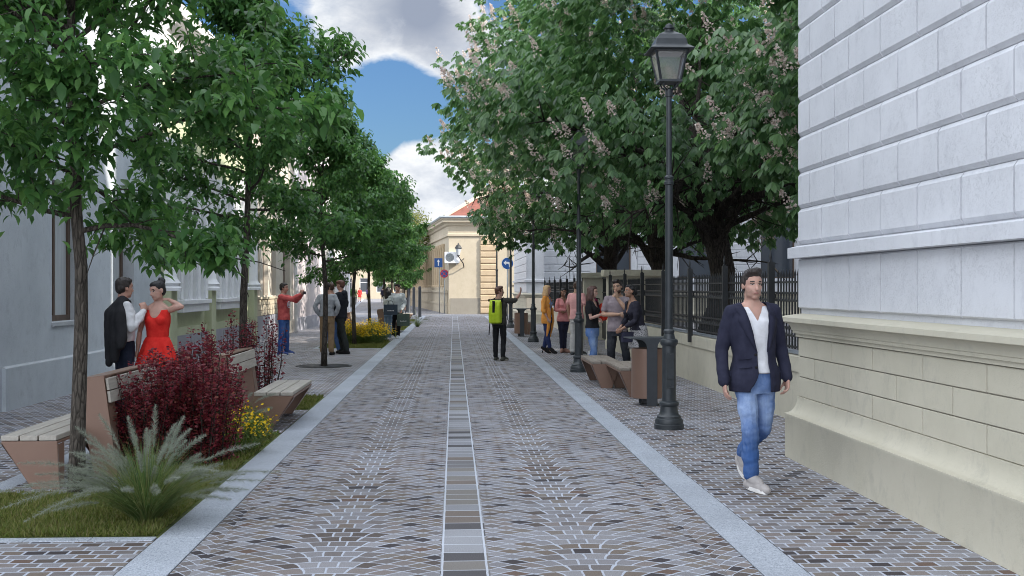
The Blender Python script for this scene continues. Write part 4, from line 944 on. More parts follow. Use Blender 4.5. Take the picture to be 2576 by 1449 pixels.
# ---------------------------------------------------------------- horse chestnuts over the fence
def chestnut(seed, H=10.5, rad=5.6, cz=6.6, rz_=4.6, n=7600, ntr=.27, nb=560, zmin=2.5):
    rng = np.random.default_rng(seed); mb = MB()
    tp = [Vector((.22*math.sin(i*.9+seed), .15*math.cos(i*1.3), z)) for i, z in enumerate((0,.5,1.2,2.0,2.8,3.6,4.6))]
    mb.tube(tp, [ntr*1.35,ntr*1.1,ntr,ntr*.97,ntr*.95,ntr*.8,ntr*.6], 16)
    tips = []
    for j in range(20):
        a = j*2.39996+rng.uniform(-.3,.3); zi = 2.2+2.4*(j/20); b = Vector((.22*math.sin((zi)*1.1+seed)*.6, 0, zi))
        el = rng.uniform(.0,1.25); d = Vector((math.cos(a)*math.cos(el), math.sin(a)*math.cos(el), math.sin(el))); ln = rad*rng.uniform(.62,.82)
        p = b.copy(); pts = [p.copy()]; m = 9
        for s in range(m):
            d = (d+Vector(rng.normal(size=3))*.16).normalized(); p = p+d*ln/m; pts.append(p.copy())
        r0 = ntr*.42*rng.uniform(.6,1); mb.tube(pts, [r0*(1-.85*i/m) for i in range(m+1)], 7)
        for s in range(2, m+1):
            for q in range(3):
                dd = (d*.5+Vector(rng.normal(size=3))*.7).normalized(); l2 = rng.uniform(.4,.8)
                mb.tube([pts[s], pts[s]+dd*l2*.5, pts[s]+dd*l2], [r0*.22, r0*.15, .006], 4)
    # clusters of leaves hung through the outer part of the crown, grouped in boughs
    nb_ = 150; B = randdir(nb_, rng); B[:,2] = B[:,2]*.95-.12; B /= np.linalg.norm(B, axis=1, keepdims=True)
    rr = rng.uniform(.60,1.0,nb_)
    C = np.stack([B[:,0]*rad*rr, B[:,1]*rad*rr, cz+B[:,2]*rz_*rr], 1)
    C = C[(C[:,2] > 1.9)]; bi = rng.integers(0, len(C), n)
    off = randdir(n, rng)*(rng.random(n)**.5)[:,None]*np.array([1.15,1.15,.75])
    P = C[bi]+off; rq = np.hypot(P[:,0],P[:,1]); P = P[P[:,2] > zmin+1.7*np.clip((rq/rad-.55)/.35, 0, 1)*(zmin > 2.3)+.3*np.sin(P[:,0]*1.7)*np.cos(P[:,1]*1.9)+.9*np.clip(1-np.hypot(P[:,0],P[:,1])/3.2, 0, 1)]; n = len(P)
    out = P-np.array([0,0,cz-.5]); out /= np.linalg.norm(out, axis=1, keepdims=True)
    az = rng.uniform(0, 2*PI, n)
    A = out*.8+np.stack([np.cos(az), np.sin(az), np.zeros(n)],1)*.6; A[:,2] = A[:,2]*.3-.1     # petiole direction
    d0, s0, n0 = frames(A, roll=rng.normal(size=n)*.3)
    Vs = []; Fs = []; base = 0; szl = rng.uniform(.17,.28,n)
    for q, (an, fl) in enumerate(((-1.75,.62),(-1.05,.85),(-.45,1.0),(.12,1.08),(.7,.95),(1.35,.75))):
        an = an+rng.normal(size=n)*.1
        D = d0*np.cos(an)[:,None]+s0*np.sin(an)[:,None]; D[:,2] -= rng.uniform(.35,.8,n)
        dd, ss, nn = frames(D, up=n0+np.array([0,0,.4]))
        V, F = instance(CHEST, leaf_faces(), P, dd, ss, nn, szl*fl, szl*fl*.95)
        Vs.append(V); Fs.append(F+base); base += len(V)
    crown = np_mesh('crown', np.concatenate(Vs), np.concatenate(Fs), MT['chest'])
    # flower candles
    bi = rng.integers(0, n, nb*3); Pb = P[bi]; ob = out[bi]; keep = (np.linalg.norm((Pb-np.array([0,0,cz]))/np.array([rad,rad,rz_]), axis=1) > .82); Pb = Pb[keep][:nb]; ob = ob[keep][:nb]
    V2 = []; F2 = []; base = 0
    ax = ob*.45+np.array([0,0,.75]); ax /= np.linalg.norm(ax, axis=1, keepdims=True)
    for p, a in zip(Pb, ax):
        m = 46; tt = rng.random(m)**.8; ln = rng.uniform(.28,.5); w = .10*(1-tt*.8)
        ang = rng.uniform(0, 2*PI, m)
        s = np.cross(a, [0,1,0]); s /= np.linalg.norm(s); u = np.cross(a, s)
        rad_d = s[None]*np.cos(ang)[:,None]+u[None]*np.sin(ang)[:,None]
        Q = p+ob[0]*0+a*(tt*ln)[:,None]+rad_d*(w*rng.uniform(.6,1.1,m))[:,None]
        for rep in range(2):
            Dq = rad_d+rng.normal(size=(m,3))*.7
            d, ss, nn = frames(Dq, roll=rng.uniform(0,6,m)); V, F = instance(SPEAR, SPEAR_F, Q-d*.018, d, ss, nn, rng.uniform(.036,.058,m), rng.uniform(.03,.05,m))
            V2.append(V); F2.append(F+base); base += len(V)
    bl = np_mesh('blossom', np.concatenate(V2), np.concatenate(F2), MT['blossom'])
    return mb, crown, bl
cv = [chestnut(5, rad=5.3, cz=7.3, rz_=5.2, n=8200, nb=520, zmin=2.4), chestnut(9, rad=5.3, cz=6.4, zmin=2.2), chestnut(14, rad=5.7, cz=7.6, rz_=5.6, n=8600, nb=560, zmin=2.75), chestnut(21, rad=6.3, cz=8.2, rz_=6.6, n=9500, nb=560, zmin=2.9)]
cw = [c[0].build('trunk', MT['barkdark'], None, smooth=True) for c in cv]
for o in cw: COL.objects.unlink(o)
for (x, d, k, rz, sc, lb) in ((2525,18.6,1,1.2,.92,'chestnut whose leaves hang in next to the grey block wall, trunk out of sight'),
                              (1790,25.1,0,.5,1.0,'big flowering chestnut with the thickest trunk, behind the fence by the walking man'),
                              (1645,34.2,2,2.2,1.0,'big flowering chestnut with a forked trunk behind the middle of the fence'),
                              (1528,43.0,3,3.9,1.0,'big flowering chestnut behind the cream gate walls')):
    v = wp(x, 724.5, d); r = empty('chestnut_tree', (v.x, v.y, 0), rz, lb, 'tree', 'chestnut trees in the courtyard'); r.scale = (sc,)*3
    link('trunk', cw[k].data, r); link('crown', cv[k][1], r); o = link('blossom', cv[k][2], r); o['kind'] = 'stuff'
# loose tree behind the young trees at the bend
def bush_crown(seed, rad, cz, rz_, n, leaf, mat):
    rng = np.random.default_rng(seed); C = randdir(40, rng)*rng.uniform(.4,.9,40)[:,None]*np.array([rad,rad,rz_])+np.array([0,0,cz])
    P = C[rng.integers(0,40,n)]+randdir(n, rng)*(rng.random(n)**.5*rad*.42)[:,None]
    D = randdir(n, rng); D[:,2] -= .3; d, s, nz = frames(D, roll=rng.normal(size=n)); V, F = instance(SPEAR, SPEAR_F, P, d, s, nz, rng.uniform(.7,1.2,n)*leaf, rng.uniform(.5,.8,n)*leaf)
    return np_mesh('crown', V, F, mat)
MT['yleaf'] = leaf_mat('yellowish_leaf', [(.07,.10,.02),(.12,.15,.03),(.17,.18,.05)], .35, .5, .3)
v = wp(1052, 724.5, 92); r = empty('street_tree', (v.x-.8, v.y, 0), 0, 'yellowish green loose-crowned tree at the bend beside the corner house', 'tree')
m = MB(); m.tube([(0,0,0),(.1,0,2),(.0,.1,4.5),(.1,0,6.5)], [.16,.13,.1,.04], 10); [m.tube([(0,0,3.),(math.cos(a)*1.2,math.sin(a)*1.2,5.)], [.06,.02], 6) for a in range(6)]; m.build('trunk', MT['bark'], r, smooth=True)
link('crown', bush_crown(3, 2.3, 5.6, 2.6, 6000, .16, MT['yleaf']), r)
# ---------------------------------------------------------------- shrubs, grasses, flowers
def barberry(seed, nst, h, spread, loose=False):
    rng = np.random.default_rng(seed); mb = MB(); P = []; D = []
    for i in range(nst):
        a = rng.uniform(0, 2*PI); r0 = spread*rng.random()**.5; b = Vector((math.cos(a)*r0*.7, math.sin(a)*r0*.7, 0))
        hh = h*rng.uniform(.55,1.0)*(1.05-.25*r0/spread); le = Vector((math.cos(a)*r0*.5, math.sin(a)*r0*.5, 0)); pts = [b+le*f+Vector((0,0,hh*f))+Vector(rng.normal(size=3))*.012 for f in (0,.25,.5,.75,1)]
        mb.tube(pts, [.006,.005,.0045,.003,.0015], 4)
        m = int(hh*(150 if not loose else 95))
        for q in range(m):
            f = rng.uniform(.05,1.); k = min(int(f*4), 3); p = pts[k].lerp(pts[k+1], f*4-k); aa = rng.uniform(0, 2*PI); rr = .045*(1.15-f)+.006
            P.append((p.x+math.cos(aa)*rr, p.y+math.sin(aa)*rr, p.z)); D.append((math.cos(aa), math.sin(aa), rng.uniform(-.1,.9)))
    P = np.array(P); n = len(P); d, s, nz = frames(np.array(D), roll=rng.normal(size=n)*.5)
    V, F = instance(np.array([(0,0,0),(.35,.36,.05),(.8,.3,.0),(1.,0,-.05),(.8,-.3,0),(.35,-.36,.05)]), [(0,5,4,3,2,1)], P, d, s, nz, rng.uniform(.024,.040,n))
    return mb.build('stems', MT['barkdark'], None), np_mesh('foliage', V, F, MT['barberry'])
bv = [barberry(1, 62, 1.10, .34), barberry(2, 66, 1.16, .36), barberry(4, 34, 1.25, .30, True)]
for o, _ in bv: COL.objects.unlink(o)
for (x, y, Y, k, sz, rz, lb) in ((345,0,10.9,0,.93,0,'wine-red barberry shrub beside the first bench and behind the plumed grass'),
        (435,0,11.3,1,1.0,1.,'dense wine-red barberry shrub in the middle of the red clump, below the red dress'),
        (505,0,11.2,0,1.05,2.,'dense wine-red barberry shrub at the street edge of the red clump'),
        (500,0,12.4,1,1.12,3.,'tall wine-red barberry shrub at the back of the red clump near the second bench'),
        (470,0,12.6,1,.98,4.,'wine-red barberry shrub at the rear of the red clump by the grey house'),
        (572,0,15.6,2,1.18,0,'spiky upright red barberry beside the second trunk'),
        (655,0,16.9,2,1.12,1.5,'small spiky red barberry behind the pale backrest'),
        (395,0,12.1,2,.9,2.5,'sparse red barberry sprays in front of the couple')):
    v = wp(x, 724.5, Y); r = empty('barberry_shrub', (v.x, v.y, 0), rz, lb, 'shrub', 'red barberry shrubs'); r.scale = (1,1,1.0) if False else (sz,sz,sz)
    link('stems', bv[k][0].data, r); link('foliage', bv[k][1], r)
def blades(rng, n, ln, w, spread, bend, mat, name, seg=5, base=.06):
    a = rng.uniform(0, 2*PI, n); r = base*rng.random(n)**.5; L_ = ln*rng.uniform(.55,1.1,n); out = spread*rng.random(n)**.7; tw = rng.normal(size=n)*.3
    t_ = np.linspace(0,1,seg+1)
    rad = r[:,None]+L_[:,None]*(np.sin(out)[:,None]*t_+bend*out[:,None]*t_**2.4); z = L_[:,None]*(np.cos(out)[:,None]*t_-bend*.75*out[:,None]*t_**2.6)
    X = np.cos(a+tw*0)[:,None]*rad; Y = np.sin(a)[:,None]*rad
    wd = w*(1-t_**1.6*.96)[None]*np.ones((n,1)); px = -np.sin(a+tw)[:,None]*wd; py = np.cos(a+tw)[:,None]*wd
    A = np.stack([X-px,Y-py,z],2); B = np.stack([X+px,Y+py,z],2); V = np.stack([A,B],2).reshape(n,-1,3)
    k = 2*(seg+1); F = np.array([(2*i,2*i+1,2*i+3,2*i+2) for i in range(seg)])
    F = (F[None]+(np.arange(n)*k)[:,None,None]).reshape(-1,4)
    return V.reshape(-1,3), F, np.stack([X,Y,z],2)
def plume_grass(seed, nb=420, npl=58, ln=.62, pl_ln=.85, sp=.95):
    rng = np.random.default_rng(seed); V, F, _ = blades(rng, nb, ln, .0036, sp, .55, None, '')
    bl = np_mesh('blades', V, F, MT['reed'])
    V, F, C = blades(rng, npl, pl_ln, .0018, sp*.9, .92, None, '', 8); st = np_mesh('stalks', V, F, MT['reed'])
    Ps = []; Ds = []; Ls = []
    for c in C:
        m = 440; tt = rng.uniform(.66,1.04,m); i = np.clip((tt*8).astype(int), 0, 7); f = tt*8-i; p = c[i]*(1-f)[:,None]+c[i+1]*f[:,None]; ax = c[i+1]-c[i]; ax /= np.linalg.norm(ax, axis=1, keepdims=True)
        o = randdir(m, rng); o -= ax*(o*ax).sum(1)[:,None]; o /= np.linalg.norm(o, axis=1, keepdims=True)
        Ps.append(p); Ds.append(o*.75+ax*.65); Ls.append((.015+.034*np.sin(np.clip((tt-.66)/.38,0,1)*PI)**.7)*rng.uniform(.6,1.1,m))
    P = np.concatenate(Ps); D = np.concatenate(Ds); Lg = np.concatenate(Ls)
    d, s, nz = frames(D, roll=rng.uniform(0,6,len(P))); V, F = instance(np.array([(0,.5,0),(1,0,0),(0,-.5,0)]), [(0,1,2)], P, d, s, nz, Lg, np.full(len(P), .0022))
    return bl, st, np_mesh('plumes', V, F, MT['plume'])
pg = [plume_grass(3, nb=1500, npl=80, ln=.66, pl_ln=.86, sp=.78), plume_grass(8, nb=220, npl=16, ln=.6, pl_ln=.8, sp=.8)]
for (x, y, k, sc, rz, lb) in ((368,1318,0,.96,0,'big clump of fountain grass with feathery grey plumes in the near lawn corner'),
        (520,1090,1,1.0,1.2,'wisp of fountain grass between the red shrubs'), (940,860,1,.95,.4,'fountain grass behind the yellow flowers by the brown bench'),
        (1050,822,1,1.0,2.,'fountain grass beside the far bench near the crossing')):
    v = gp(x, y); r = empty('fountain_grass', v, rz, lb, 'ornamental grass', 'plumed ornamental grasses'); r.scale = (sc,)*3
    if x == 520: r.location = wp(585, 724.5, 13.2)*1; r.location.z = .0
    for nm, me in zip(('blades','stalks','plumes'), pg[k]): o = link(nm, me, r)
def flowers(seed, n, w, h, nst):
    rng = np.random.default_rng(seed); mb = MB(); tips = []; P = []; D = []
    for i in range(nst):
        a = rng.uniform(0,2*PI); r0 = w*rng.random()**.5; b = Vector((math.cos(a)*r0*.55, math.sin(a)*r0*.55, 0)); e = Vector((math.cos(a)*r0, math.sin(a)*r0, h*rng.uniform(.45,1.)*(1.1-.45*r0/w))); mid = b.lerp(e,.5)+Vector((0,0,h*.12))
        mb.tube([b,mid,e], [.004,.003,.0015], 4)
        for q in range(26):
            f = rng.random(); p = b.lerp(mid,f*2) if f < .5 else mid.lerp(e,f*2-1); o = rng.normal(size=3)*.035; P.append((p.x+o[0],p.y+o[1],max(.01,p.z+o[2]))); D.append(rng.normal(size=3)+np.array([0,0,.3]))
        for q in range(n): f = rng.uniform(.55,1.05); p = mid.lerp(e,f*2-1); o = rng.normal(size=3)*.05; tips.append((p.x+o[0],p.y+o[1],p.z+abs(o[2])))
    P = np.array(P); d, s, nz = frames(np.array(D)); V, F = instance(SPEAR, SPEAR_F, P, d, s, nz, rng.uniform(.03,.06,len(P)), rng.uniform(.012,.022,len(P)))
    fol = np_mesh('foliage', V, F, MT['herb'])
    T = np.array(tips); m = len(T); up = randdir(m, rng)+np.array([0,-.3,1.1]); Vs = []; Fs = []; base = 0
    d0, s0, n0 = frames(up)
    for k in range(5):
        an = 2*PI*k/5; D = s0*math.cos(an)+n0*math.sin(an)+d0*.35; d, s, nz = frames(D, up=d0); V, F = instance(np.array([(0,0,0),(.55,.42,.02),(1,0,0),(.55,-.42,.02)]), SPEAR_F, T, d, s, nz, rng.uniform(.016,.024,m)); Vs.append(V); Fs.append(F+base); base += len(V)
    return mb.build('stems', MT['reed'], None), fol, np_mesh('blossoms', np.concatenate(Vs), np.concatenate(Fs), MT['petal'])
fv = [flowers(2, 3, .42, .48, 90), flowers(6, 7, .70, .70, 120)]
for q in fv: COL.objects.unlink(q[0])
for (X, Y, k, sc, rz, lb) in ((-2.22,12.1,0,1.0,0,'loose yellow-flowered plant spilling over the kerb beside the red shrubs'), (-2.35,13.2,0,.85,2.,'smaller yellow-flowered plant in front of the second bench'),
        (-2.55,35.6,1,1.05,0,'yellow-flowered bush at the kerb, in front of the fourth trunk'), (-3.15,35.2,1,1.0,1.,'yellow-flowered bush beside the man in black trousers'),
        (-2.5,37.4,1,1.0,2.,'yellow-flowered bush by the shopping couple'), (-3.2,37.0,1,.95,3.,'yellow-flowered bush tucked behind the fourth trunk')):
    r = empty('flowering_plant', (X,Y,0), rz, lb, 'flowering plant', 'yellow flowering plants'); r.scale = (sc,)*3
    link('stems', fv[k][0].data, r); link('foliage', fv[k][1], r); link('blossoms', fv[k][2], r)
def lawn(name, rects, dens, h, excl, seed):
    rng = np.random.default_rng(seed); Ps = []
    for (x0,x1,y0,y1) in rects:
        n = int((x1-x0)*(y1-y0)*dens); Ps.append(np.stack([rng.uniform(x0,x1,n), rng.uniform(y0,y1,n)],1))
    P = np.concatenate(Ps)
    for (x0,x1,y0,y1) in excl: P = P[~((P[:,0]>x0)&(P[:,0]<x1)&(P[:,1]>y0)&(P[:,1]<y1))]
    n = len(P); pat = np.sin(P[:,0]*9+np.sin(P[:,1]*5)*2)*np.cos(P[:,1]*7); hh = h*(rng.uniform(.5,1.2,n)+.22*pat)
    D = np.stack([rng.normal(size=n)*.55, rng.normal(size=n)*.55, np.ones(n)],1); d, s, nz = frames(D, up=np.stack([np.cos(a:=rng.uniform(0,6.3,n)),np.sin(a),np.zeros(n)],1))
    V, F = instance(np.array([(0,.5,0),(.55,.4,.06),(1,0,.22),(.55,-.4,.06),(0,-.5,0)]), [(0,1,2,3,4)], np.concatenate([P,np.zeros((n,1))],1), d, s, nz, hh, np.full(n,.0085 if seed == 1 else .014))
    return tag(link(name, np_mesh(name, V, F, MT['blade'])), kind='stuff')
b1 = [(-3.655,-1.965,8.055,18.3)]; b2 = [(-3.715,-1.965,32.92,62.2)]
sheet('lawn', b1, MT['soil'], -.004); sheet('lawn', b2, MT['soil'], -.004)
lawn('grass', [(-3.65,-1.99,8.09,11.4)], 9000, .06, [(-3.655,-2.55,9.7,12.1)], 1)
lawn('grass', [(-3.65,-1.99,11.4,18.27)], 2600, .06, [(-3.655,-2.55,9.7,12.1),(-3.,-1.9,13.7,16.3)], 2)
lawn('grass', [(-3.7,-1.99,32.95,36.)], 1400, .07, [], 3); lawn('grass', [(-3.7,-1.99,36.,62.)], 300, .08, [(-3,-1.9,37.6,40),(-3,-1.9,44,46.6),(-3,-1.9,56,59)], 4)
for r in POTS:
    rng = np.random.default_rng(int(r.location.y)); z = .95
    link('bush', bush_crown(int(r.location.y)+1, .5, 1.0, .38, 1500, .09, MT['leaf']), r)
    if r['plant']: link('herbs', bush_crown(5, .34, .9, .16, 500, .08, MT['reed']), r)
    del r['plant']
# ---------------------------------------------------------------- people
def V3(*a): return Vector(a if len(a) == 3 else a[0])
def ellip(mb, c, r, M=None, n=14, m=10):
    vs = []; fs = []
    vs.append((0,0,-1))
    for i in range(1, m):
        z = -math.cos(PI*i/m); q = math.sin(PI*i/m)
        for k in range(n): vs.append((q*math.cos(2*PI*k/n), q*math.sin(2*PI*k/n), z))
    vs.append((0,0,1)); e = len(vs)-1
    for k in range(n): fs.append((0, 1+(k+1)%n, 1+k)); fs.append((e, 1+(m-2)*n+k, 1+(m-2)*n+(k+1)%n))
    for i in range(m-2):
        for k in range(n): fs.append((1+i*n+k, 1+i*n+(k+1)%n, 1+(i+1)*n+(k+1)%n, 1+(i+1)*n+k))
    P = [Vector(c)+Vector((v[0]*r[0], v[1]*r[1], v[2]*r[2])) for v in vs]
    if M is not None: P = [M @ p for p in P]
    return mb.add(P, fs)
def loft(mb, rings, n=20, e=2.3):
    """rings: (centre, rx, ry, xaxis, yaxis)"""
    vs = []; fs = []; m = len(rings)
    for (c, rx, ry, xa, ya) in rings:
        for k in range(n):
            a = 2*PI*k/n; ca, sa = math.cos(a), math.sin(a); f = (abs(ca)**e+abs(sa)**e)**(-1/e)
            vs.append(Vector(c)+xa*(rx*ca*f)+ya*(ry*sa*f))
    for i in range(m-1):
        for k in range(n): k2 = (k+1) % n; fs.append((i*n+k, i*n+k2, (i+1)*n+k2, (i+1)*n+k))
    fs.append(tuple(range(n-1,-1,-1))); fs.append(tuple((m-1)*n+k for k in range(n)))
    return mb.add(vs, fs)
def limb(mb, pts, rad, n=12):
    """tapered limb with rounded ends and joints"""
    pts = [Vector(p) for p in pts]
    for a, b, r0, r1 in zip(pts[:-1], pts[1:], rad[:-1], rad[1:]):
        if (b-a).length < 1e-4: continue
        mb.tube([a, a.lerp(b,.35), a.lerp(b,.7), b], [r0, r0*.65+r1*.35+.004*(r0>.03), r0*.3+r1*.7, r1], n)
    for p, r in zip(pts, rad): ellip(mb, p, (r,r,r), n=10, m=8)
    return mb
def remesh(mb, vox, smooth=2, fac=.5, noise_amp=0., noise_f=(9,9,9), seed=0.):
    me = bpy.data.meshes.new('tmp'); me.from_pydata([tuple(v) for v in mb.v], [], mb.f)
    bm = bmesh.new(); bm.from_mesh(me); bmesh.ops.recalc_face_normals(bm, faces=bm.faces); bm.to_mesh(me); bm.free()
    ob = bpy.data.objects.new('tmp', me); COL.objects.link(ob)
    md = ob.modifiers.new('r', 'REMESH'); md.mode = 'VOXEL'; md.voxel_size = vox; md.adaptivity = 0
    if smooth: sm = ob.modifiers.new('s', 'SMOOTH'); sm.iterations = smooth; sm.factor = fac
    dg = bpy.context.evaluated_depsgraph_get(); out = bpy.data.meshes.new_from_object(ob.evaluated_get(dg))
    bpy.data.objects.remove(ob); bpy.data.meshes.remove(me)
    if noise_amp:
        nrm = [v.normal.copy() for v in out.vertices]
        for v, nn in zip(out.vertices, nrm):
            q = Vector((v.co.x*noise_f[0]+seed, v.co.y*noise_f[1]+seed*2, v.co.z*noise_f[2]))
            v.co += nn*(noise_amp*(mn.noise(q)+.5*mn.noise(q*2.1)))
    out.materials.clear(); out.polygons.foreach_set('use_smooth', np.ones(len(out.polygons), bool))
    return out
def cut(me, keep, it=8):
    bm = bmesh.new(); bm.from_mesh(me)
    bmesh.ops.delete(bm, geom=[f for f in bm.faces if not keep(f.calc_center_median())], context='FACES')
    for _ in range(it):      # even out the voxel steps along the cut
        mv = []
        for v in bm.verts:
            if v.is_boundary:
                nb = [e.other_vert(v).co for e in v.link_edges if e.is_boundary]
                if len(nb) == 2: mv.append((v, (nb[0]+nb[1])*.25+v.co*.5))
        for v, c in mv: v.co = c
    bm.to_mesh(me); bm.free(); me.update()
CL = {}
def cloth(key, c1, c2=None, rough=.85, sc=14., bs=0):
    if key not in CL:
        c2 = c2 or tuple(min(1, x*1.22+.004) for x in c1)
        CL[key] = pm('cloth_'+key, c1, c2, sc, rough, bs=bs or 90, bstr=.12, bdist=.004, spec=.2)
    return CL[key]
def denim(key, dark, light):
    if key in CL: return CL[key]
    m, t, b = nt('denim_'+key); b.inputs['Roughness'].default_value = .85; b.inputs['Specular IOR Level'].default_value = .15
    co = coords(t, 'Object'); n = N(t, 'ShaderNodeTexNoise', Scale=5., Detail=5., Roughness=.6); L(t, co, n.inputs['Vector'])
    st = coords(t, 'Object', (60.,60.,9.)); n2 = N(t, 'ShaderNodeTexNoise', Scale=1., Detail=3.); L(t, st, n2.inputs['Vector'])
    sp = N(t, 'ShaderNodeSeparateXYZ'); L(t, co, sp.inputs[0])
    z = sp.outputs[2]      # washed patches on thighs and knees
    w1 = mathn(t, 'MULTIPLY', ramp_fac(t, z, .98, .72), ramp_fac(t, z, .40, .62)); w2 = ramp_fac(t, sp.outputs[1], .02, -.08)
    f = mathn(t, 'MULTIPLY', mathn(t, 'MULTIPLY', w1, w2), mathn(t, 'ADD', ramp_fac(t, n.outputs['Fac'], .32, .6), .25))
    f2 = mathn(t, 'ADD', mathn(t, 'MULTIPLY', f, .62), mathn(t, 'MULTIPLY', mathn(t, 'MULTIPLY', ramp_fac(t, n.outputs['Fac'], .4, .7), ramp_fac(t, n2.outputs['Fac'], .3, .7)), .3))
    L(t, mixc(t, f2, dark, light), b.inputs['Base Color']); bump(t, b, n2.outputs['Fac'], .25, .004); CL[key] = m; return m
def skinm(key, c):
    key = 'skin_'+key
    if key not in CL:
        m, t, b = nt(key); b.inputs['Roughness'].default_value = .5; b.inputs['Specular IOR Level'].default_value = .35; b.inputs['Subsurface Weight'].default_value = .12; b.inputs['Subsurface Radius'].default_value = (.02,.008,.004)
        n = N(t, 'ShaderNodeTexNoise', Scale=14., Detail=3.); L(t, coords(t), n.inputs['Vector'])
        r = ramp(t, [(.35, tuple(x*.9 for x in c)), (.65, (c[0]*1.06, c[1], c[2]))]); L(t, n.outputs['Fac'], r.inputs[0]); L(t, r.outputs[0], b.inputs['Base Color']); CL[key] = m
    return CL[key]
LIP = pm('lips', (.33,.15,.125), rough=.45); BROW = pm('brow_and_iris', (.030,.020,.015), rough=.6); EYEW = pm('eye_white', (.40,.36,.34), rough=.25); TEETH = pm('teeth', (.75,.72,.68), rough=.3)
SKIN = {'fair': (.46,.27,.205), 'light': (.50,.31,.245), 'tan': (.33,.19,.13), 'brown': (.25,.135,.09), 'olive': (.44,.28,.195)}
def hand(mb, w, d, up, s=1., curl=.5, mir=1, rad=.0095):
    """palm + four fingers + thumb; w wrist, d pointing direction, up = back of the hand"""
    d = Vector(d).normalized(); up = Vector(up); up = (up-d*up.dot(d)).normalized(); x = d.cross(up)*mir
    M = Matrix(((x.x,d.x,up.x,w.x),(x.y,d.y,up.y,w.y),(x.z,d.z,up.z,w.z),(0,0,0,1)))
    P = lambda a, b, c: M @ Vector((a*s, b*s, c*s))
    ellip(mb, (0,.045*s,0), (.040*s,.055*s,.017*s), M); ellip(mb, (.004*s,.068*s,.0), (.040*s,.026*s,.015*s), M)
    for k, (fx, ln) in enumerate(((-.031,.058),(-.011,.074),(.011,.080),(.030,.072))):
        p = P(fx, .078, 0); c = curl*(1.15-.1*k); pts = [p]; a = 0.
        for seg in range(3):
            a += c*(.75 if seg else .55); l = ln*s*(.45,.31,.24)[seg]
            pts.append(pts[-1]+(M.to_3x3() @ Vector((fx*.12, math.cos(a), -math.sin(a)))).normalized()*l)
        limb(mb, pts, [rad*s*1.08, rad*s, rad*s*.95, rad*s*.82], 8)
    th = [P(.030,.018,-.006), P(.050,.045,-.016), P(.052,.072,-.024-curl*.012), P(.046,.092,-.030-curl*.02)]
    limb(mb, th, [rad*s*1.35, rad*s*1.15, rad*s*1.05, rad*s*.9], 8)
JD = dict(hipA=(-.09,0,.92), hipB=(.09,0,.92), kneeA=(-.10,-.01,.50), kneeB=(.10,-.01,.50), ankA=(-.105,.02,.085), ankB=(.105,.02,.085), toeA=(-.13,-.16,0), toeB=(.13,-.16,0),
    shA=(-.18,.01,1.445), shB=(.18,.01,1.445), elA=(-.235,.03,1.16), elB=(.235,.03,1.16), wrA=(-.25,-.06,.91), wrB=(.25,-.06,.91), hdA=None, hdB=None, upA=(-1,0,0), upB=(1,0,0))
